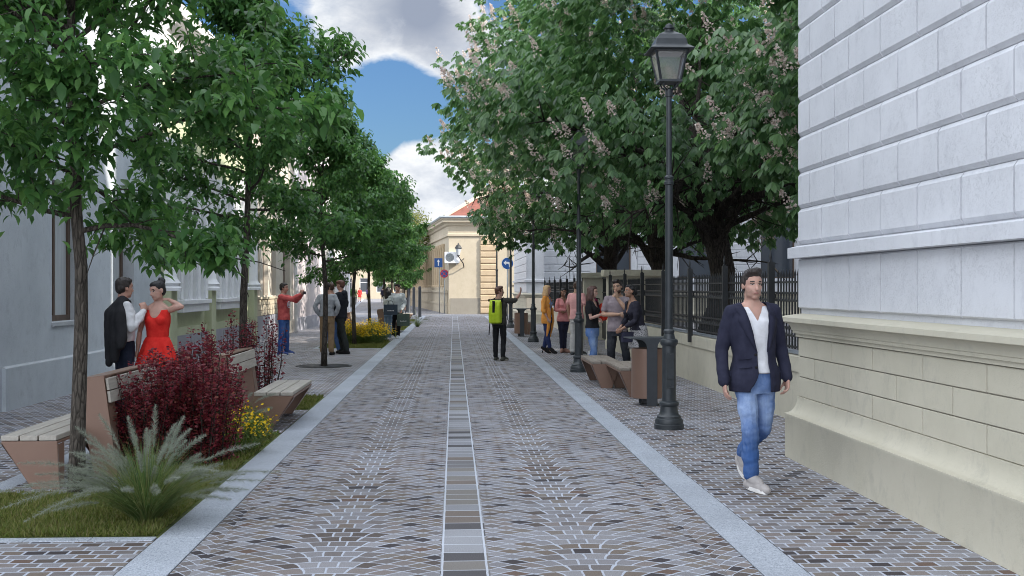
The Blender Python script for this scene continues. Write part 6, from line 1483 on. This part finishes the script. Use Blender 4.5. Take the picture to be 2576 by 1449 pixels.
# --- couple with shopping bags
def bag(parent_loc, m, w, h, label, rz):
    b = empty('shopping_bag', parent_loc, rz, label, 'shopping bag'); q = MB(); q.box(-w/2,w/2,-.06,.06,0,h); q.build('bag_body', m, b, bevel=.004)
    q = MB(); [q.tube([(-w*.2,s*.05,h),(-w*.15,s*.03,h+.10),(0,s*.015,h+.13),(w*.15,s*.03,h+.10),(w*.2,s*.05,h)], .006, 5) for s in (-1,1)]; q.build('handle', BLACK, b)
    q = MB(); [q.box(-.10+i*.03,-.078+i*.03,-.0625,-.0605,h*.36,h*.36+.02+.01*(i%3==0)) for i in range(7)]; q.build('printed_word', WHITE, b); return b
p7 = gp(1000, 852.5)
person('smiling man in a light grey sweatshirt carrying a green shopping bag', p7, -10, 1.79, skin='fair', smile=True, head=(-28,12,-8), curl=(.5,1.1), J=dict(elA=(-.24,.04,1.18), wrA=(-.2,-.05,.95), elB=(.25,.0,1.14), wrB=(.165,-.16,.94), hdB=(-.1,-.1,-1), kneeA=(-.13,.0,.5), ankA=(-.17,.12,.085), toeA=(-.2,-.04,0), kneeB=(.04,-.03,.5), ankB=(.02,-.02,.085), toeB=(.03,-.2,0)),
    top=dict(m=cloth('lightgrey', (.40,.43,.44)), inf=.024, hem=.88, sleeve=.97, arm=.02, wr=.011, name='sweatshirt'), bottom=dict(m=BLACK, inf=.010), shoes=dict(m=SHOEW, sole=SOLEW), hair=dict(style='quiff', m=H_DARK))
bag((p7.x+.20, p7.y-.22, .43), cloth('bottlegreen', (.075,.10,.085)), .40, .40, 'green paper shopping bag hanging from the hand of the man in light grey', R(-4))
p8 = wp(976, 724.5, 38.6); p8.z = 0
person('woman with long straight black hair in a pale sweater, beside the man in light grey', p8, 128, 1.68, fem=True, skin='olive', head=(30,6,0), curl=(.5,1.1), J=dict(elB=(.2,-.12,1.16), wrB=(.1,-.28,1.24), elA=(-.22,.0,1.14), wrA=(-.17,-.16,1.02)),
    top=dict(m=cloth('palesweater', (.44,.47,.47)), inf=.03, hem=.93, sleeve=.96, arm=.035, wr=.014, name='sweater'), bottom=dict(m=JEANP, inf=.014, w=.015), shoes=dict(m=SHOEW), hair=dict(style='long', m=H_BLACK, len=.30))
bag((p8.x+.10, p8.y-.30, .80), cloth('bluegreybag', (.045,.06,.085)), .44, .33, 'dark blue-grey shopping bag on the arm of the black-haired woman', R(6))
# --- boy with the lime backpack
LIME = cloth('lime', (.42,.56,.02), (.50,.64,.04), .5)
def backpack(r, g, HM, k):
    s = k['shc']; Y = k['Y']; q = MB(); h = .56; t0 = s+Vector((0,0,.0))
    rs = []
    for f, w, d, y in ((0,.13,.07,.20),(.05,.15,.09,.205),(.4,.155,.10,.21),(.75,.145,.085,.205),(.92,.15,.05,.195),(1.,.165,.018,.185)):
        rs.append((Vector((s.x,s.y,.90+h*f))+Y*y, w, d, k['X'], Y))
    loft(q, rs, 20, 5); me = remesh(q, .010, 1, .5); me.materials.append(LIME); bp_ = link('backpack', me, r); 
    q = MB(); c = Vector((s.x,s.y,1.30))+Y*.30; q.box(-.03,.03,-.012,.012,-.14,.14, M=Matrix.Translation(c) @ Matrix(((k['X'].x,Y.x,0,0),(k['X'].y,Y.y,0,0),(0,0,1,0),(0,0,0,1)))); q.build('closing_strap', BLACK, bp_)
    q = MB(); Mx = Matrix(((k['X'].x,Y.x,0,0),(k['X'].y,Y.y,0,0),(0,0,1,0),(0,0,0,1)))
    for sx in (-1,1): q.box(sx*.172-.012,sx*.172+.012,-.04,.04,-.03,.03, M=Matrix.Translation(Vector((s.x,s.y,1.45))+Y*.185) @ Mx)
    q.box(-.14,.14,-.05,.0,-.25,.28, M=Matrix.Translation(Vector((s.x,s.y,1.14))+Y*.15) @ Mx); q.build('back_panel', BLACK, bp_)
    for sx in (-1,1):
        pts = [s+k['X']*(sx*.10)+Y*.10+Vector((0,0,.03)), s+k['X']*(sx*.11)-Y*.02+Vector((0,0,.06)), s+k['X']*(sx*.12)-Y*.12+Vector((0,0,-.10)), s+k['X']*(sx*.16)-Y*.06+Vector((0,0,-.38)), s+k['X']*(sx*.13)+Y*.14+Vector((0,0,-.46))]
        strap(r, pts, .016, .01, BLACK, 'shoulder_strap'); strap(r, [s+k['X']*(sx*.19)+Y*.12+Vector((0,0,-.55)), s+k['X']*(sx*.21)+Y*.13+Vector((0,0,-.98+.15*(sx>0)))], .014, .01, BLACK, 'hip_strap')
p9 = gp(1256, 907)
person('auburn-haired boy with a lime green backpack pointing up at the grey building', p9, 150, 1.69, skin='fair', head=(-52,-4,0), curl=(.5,.6), J=dict(shA=(-.18,-.0,1.46), elA=(-.36,-.12,1.44), wrA=(-.44,-.24,1.62), hdA=(-.2,-.2,.9), upA=(-.5,0,-.5), elB=(.22,-.08,1.16), wrB=(.14,-.24,1.08), kneeA=(-.12,.0,.5), ankA=(-.14,.08,.085), toeA=(-.16,-.1,0), kneeB=(.10,0,.5), ankB=(.10,0,.085)),
    top=dict(m=cloth('olivegrey', (.050,.047,.042)), inf=.022, hem=.86, sleeve=.55, arm=.02, wr=.010, name='sweatshirt'), bottom=dict(m=BLACK, inf=.006), shoes=dict(m=cloth('shoeolive', (.06,.06,.05)), sole=cloth('soletan', (.32,.29,.25))), hair=dict(style='quiff', m=H_AUB), extras=backpack)
# --- orange, pink, pink trio
ORANGE = cloth('orange', (.68,.27,.055), (.78,.34,.08))
def cardigan(r, g, HM, k):
    b = MB(); loft(b, k['tors'](.026, .80, 1.47)); X, Y, s = k['X'], k['Y'], k['shc']
    for q in 'AB': sh, el, wr = g['sh'+q], g['el'+q], g['wr'+q]; limb(b, [s.lerp(sh,.4), sh, sh.lerp(el,.5), el, el.lerp(wr,.25)], [.05,.058,.058,.062,.066])
    for sx in (-1,1): limb(b, [s+X*(sx*.10)-Y*.10+Vector((0,0,-.3)), s+X*(sx*.13)-Y*.11+Vector((0,0,-.6)), s+X*(sx*.14)-Y*.06+Vector((0,0,-1.0))], [.05,.055,.018])
    me = remesh(b, .009, 3, .5, .011, (8,8,4))
    cut(me, lambda c: not ((c-s).dot(Y) < -.0 and abs((c-s).dot(X)) < .07 and c.z < 1.52 and c.z > .5)); me.materials.append(ORANGE); o = link('cardigan', me, r); m2 = o.modifiers.new('t','SOLIDIFY'); m2.thickness = .006
p10 = gp(1376, 889)
person('blonde woman in a long orange cardigan, navy trousers and black heeled ankle boots', p10, 66, 1.73, fem=True, skin='light', head=(8,0,0), J=dict(wrA=(-.22,-.1,.92), elA=(-.22,.03,1.15), kneeA=(-.09,-.04,.5), ankA=(-.10,-.12,.13), toeA=(-.11,-.28,0), kneeB=(.10,.02,.5), ankB=(.1,.12,.13), toeB=(.12,-.03,0)),
    top=dict(m=cloth('skyblue', (.22,.30,.50)), inf=.006, hem=.95, sleeve=0, arm=-.02), bottom=dict(m=cloth('navytrousers', (.018,.028,.085)), inf=.010, len=.86), shoes=dict(m=SHOEK, heel=.07), hair=dict(style='long', m=H_BLOND, len=.16), extras=cardigan)
PINK = cloth('pink', (.62,.24,.24), (.70,.30,.29))
p11 = gp(1417, 887)
person('dark-haired woman in a pink blouse and ripped blue jeans with folded arms', p11, 18, 1.66, fem=True, skin='brown', head=(14,6,14), smile=True, curl=(.7,.7), J=dict(elA=(-.23,-.04,1.17), wrA=(.03,-.20,1.17), hdA=(1,-.1,.05), elB=(.23,-.04,1.15), wrB=(-.02,-.17,1.12), hdB=(-1,-.05,.1), upA=(0,-1,0), upB=(0,-1,0), kneeA=(-.06,-.02,.5), kneeB=(.05,.02,.5), ankA=(-.04,0,.085), ankB=(.06,.05,.085)),
    top=dict(m=PINK, inf=.018, hem=.88, sleeve=.9, arm=.02, vneck=(.16,.06), wr=.011, name='blouse'), bottom=dict(m=JEANN, inf=.008, len=.88), shoes=dict(m=cloth('shoepink', (.3,.17,.13))), hair=dict(style='pony', m=H_BLACK))
p12 = gp(1451, 893)
person('bearded man in a pink tee shirt and pale grey trousers, half behind the second lamp', p12, 142, 1.83, skin='olive', stubble=True, head=(28,0,0), J=dict(elA=(-.25,.02,1.16), wrA=(-.26,-.08,.90)),
    top=dict(m=cloth('palepink', (.66,.33,.32), (.72,.39,.37)), inf=.016, hem=.89, sleeve=.33, arm=.016, wr=.009, name='tee_shirt'), bottom=dict(m=cloth('palegrey', (.44,.43,.42)), inf=.010, w=.014, wr=.009), shoes=dict(m=cloth('shoegrey2', (.07,.075,.08)), sole=SOLEW), hair=dict(style='short', m=H_BROWN))
def redpack(r, g, HM, k):
    q = MB(); s = k['shc']; ellip(q, Vector((s.x,s.y,1.12))+k['Y']*.22, (.16,.12,.24)); ellip(q, Vector((s.x,s.y,1.02))+k['Y']*.31, (.12,.07,.12)); me = remesh(q, .012, 2); me.materials.append(cloth('redpack', (.62,.05,.03))); link('backpack', me, r)
    for sx in (-1,1): strap(r, [s+k['X']*(sx*.10)+k['Y']*.14+Vector((0,0,.02)), s+k['X']*(sx*.10)-k['Y']*.02+Vector((0,0,.06)), s+k['X']*(sx*.11)-k['Y']*.12+Vector((0,0,-.12)), s+k['X']*(sx*.15)+Vector((0,0,-.4))], .016, .01, BLACK, 'shoulder_strap')
p13 = wp(1493, 724.5, 29.6); p13.z = 0
person('person in a maroon top with a red backpack, hidden behind the dark-haired woman in black', p13, -80, 1.68, fem=True, skin='olive', top=dict(m=cloth('maroon', (.14,.012,.045)), inf=.018, hem=.88, sleeve=.9, arm=.016), bottom=dict(m=denim('greenish', (.07,.095,.10), (.18,.22,.22)), inf=.014), shoes=dict(m=SHOEW), hair=dict(style='short', m=H_DARK), extras=redpack)
# --- three friends by the backless bench
p14 = gp(1490, 945)
person('dark-haired woman in a black tee shirt and blue jeans, gesturing while she talks', p14, 58, 1.70, fem=True, skin='light', head=(12,2,0), vox=.008, curl=(.35,.5), smile=True, J=dict(elA=(-.20,-.06,1.14), wrA=(-.08,-.29,1.24), hdA=(.2,-1,.35), upA=(0,0,-1), elB=(.2,-.02,1.13), wrB=(.02,-.19,1.09), hdB=(-1,-.2,.1), upB=(0,-.4,1), hipA=(-.09,.0,.92), kneeA=(-.06,-.07,.5), ankA=(.0,-.02,.085), toeA=(-.02,-.19,0), kneeB=(.06,.0,.5), ankB=(.06,.08,.085), toeB=(.05,-.09,0)),
    top=dict(m=BLACK, inf=.017, hem=.965, sleeve=.3, arm=.016, scoop=(.15,.075), wr=.004, name='tee_shirt'), bottom=dict(m=JEANL, inf=.005, len=.86, waist=.97), shoes=dict(m=SHOEW, sole=SOLEW), hair=dict(style='long', m=H_CHEST, len=.17))
LILAC = cloth('lilacgrey', (.22,.18,.195), (.27,.225,.24))
p15 = wp(1553, 724.5, 21.5); p15.z = 0
person('bearded man in a lilac-grey tee shirt with his hand on his chin', p15, -10, 1.81, skin='olive', head=(-14,4,-10), vox=.008, curl=(1.2,.4), stubble=True, J=dict(elA=(-.25,-.03,1.16), wrA=(.05,-.20,1.17), hdA=(1,0,.1), upA=(0,-1,.2), elB=(.20,-.22,1.21), wrB=(.01,-.19,1.45), hdB=(-.15,.02,1), upB=(.8,-.5,0), kneeA=(-.11,0,.5), kneeB=(.15,-.02,.5), ankB=(.2,.0,.085), toeB=(.25,-.15,0)),
    top=dict(m=LILAC, inf=.016, hem=.88, sleeve=.34, arm=.014, wr=.009, name='tee_shirt'), bottom=dict(m=JEANK, inf=.010, w=.004, wr=.008), shoes=dict(m=SHOEK), hair=dict(style='quiff', m=H_DARK), beard=H_BROWN)
MTM, mt_, mb_ = nt('speckled_print'); nn_ = N(mt_, 'ShaderNodeTexVoronoi', Scale=55.); L(mt_, coords(mt_), nn_.inputs['Vector']); rr_ = ramp(mt_, [(.3,(.03,.03,.035)),(.42,(.36,.35,.36))]); L(mt_, nn_.outputs['Distance'], rr_.inputs[0]); L(mt_, rr_.outputs[0], mb_.inputs['Base Color']); mb_.inputs['Roughness'].default_value = .9
def handbag(r, g, HM, k):
    s = k['shc']; c = Vector((k['hipc'].x+.02, k['hipc'].y-.24, .82)); q = MB(); q.box(c.x-.035,c.x+.035,c.y-.13,c.y+.13,c.z-.09,c.z+.10); hb = q.build('handbag', cloth('handbag', (.035,.035,.06)), r, bevel=.02)
    for side in (-1,1): q = MB(); q.box(c.x+side*.036,c.x+side*.043,c.y-.128,c.y+.128,c.z-.01,c.z+.10); q.build('bag_flap', cloth('handbag', (.035,.035,.06)), hb, bevel=.003)
    strap(r, [c+Vector((0,.12,.08)), s.lerp(c,.5)+Vector((.0,.10,.05)), s+k['X']*.10+Vector((0,0,.07)), s.lerp(c,.5)+Vector((-.06,-.12,.0)), c+Vector((0,-.12,.08))], .006, .005, BLACK, 'bag_strap')
p16 = wp(1607, 724.5, 21.0); p16.z = 0
person('laughing woman in a dark jacket and speckled dress leaning forward with clasped hands', p16, -68, 1.72, fem=True, skin='tan', head=(-2,-8,0), vox=.008, smile=True, curl=(.9,.9), lean=(0,-.16), group=None, J=dict(elA=(-.17,-.17,1.13), wrA=(-.05,-.38,.98), hdA=(.3,-.7,-.5), elB=(.17,-.17,1.13), wrB=(.04,-.39,.97), hdB=(-.3,-.7,-.5)),
    top=dict(m=cloth('darkjacket', (.022,.021,.032)), inf=.024, hem=.93, sleeve=.82, arm=.02, vneck=(.30,.075), wr=.012, name='jacket'), bottom=dict(type='skirt', m=MTM, skirt=(1.04,.62,.175,.245,.02)), shoes=dict(m=SHOEK), hair=dict(style='bun', m=H_BLACK, by=.125, bz=-.01), extras=handbag)
# --- passers-by far down the side street
for (px, py, yw, c, fem, lb) in ((905,760,20,(.55,.03,.03),True,'tiny distant woman in a red dress by the grey plant pots'), (925,755,160,(.10,.07,.20),True,'tiny distant woman in a violet jacket down the side street'), (963,761,190,(.02,.022,.04),False,'tiny distant man in a dark suit beside the fifth trunk'),
        (985,757,200,(.35,.18,.06),False,'tiny distant man in an ochre jacket behind the shopping couple'), (1018,756,170,(.45,.45,.50),True,'tiny distant woman in a pale blue top near the far benches'), (1008,757,150,(.03,.035,.07),False,'tiny distant man in a navy jacket near the far benches')):
    person(lb, gp(px, py), yw, 1.70, fem=fem, vox=.022, top=dict(m=cloth('far%d' % px, c), inf=.02, hem=.86, sleeve=.9), bottom=dict(m=BLACK, inf=.01) if px != 905 else dict(type='skirt', m=cloth('far%d' % px, c), skirt=(1.05,.6,.15,.22,.03)), shoes=dict(m=SHOEK), hair=dict(style='short', m=H_DARK))
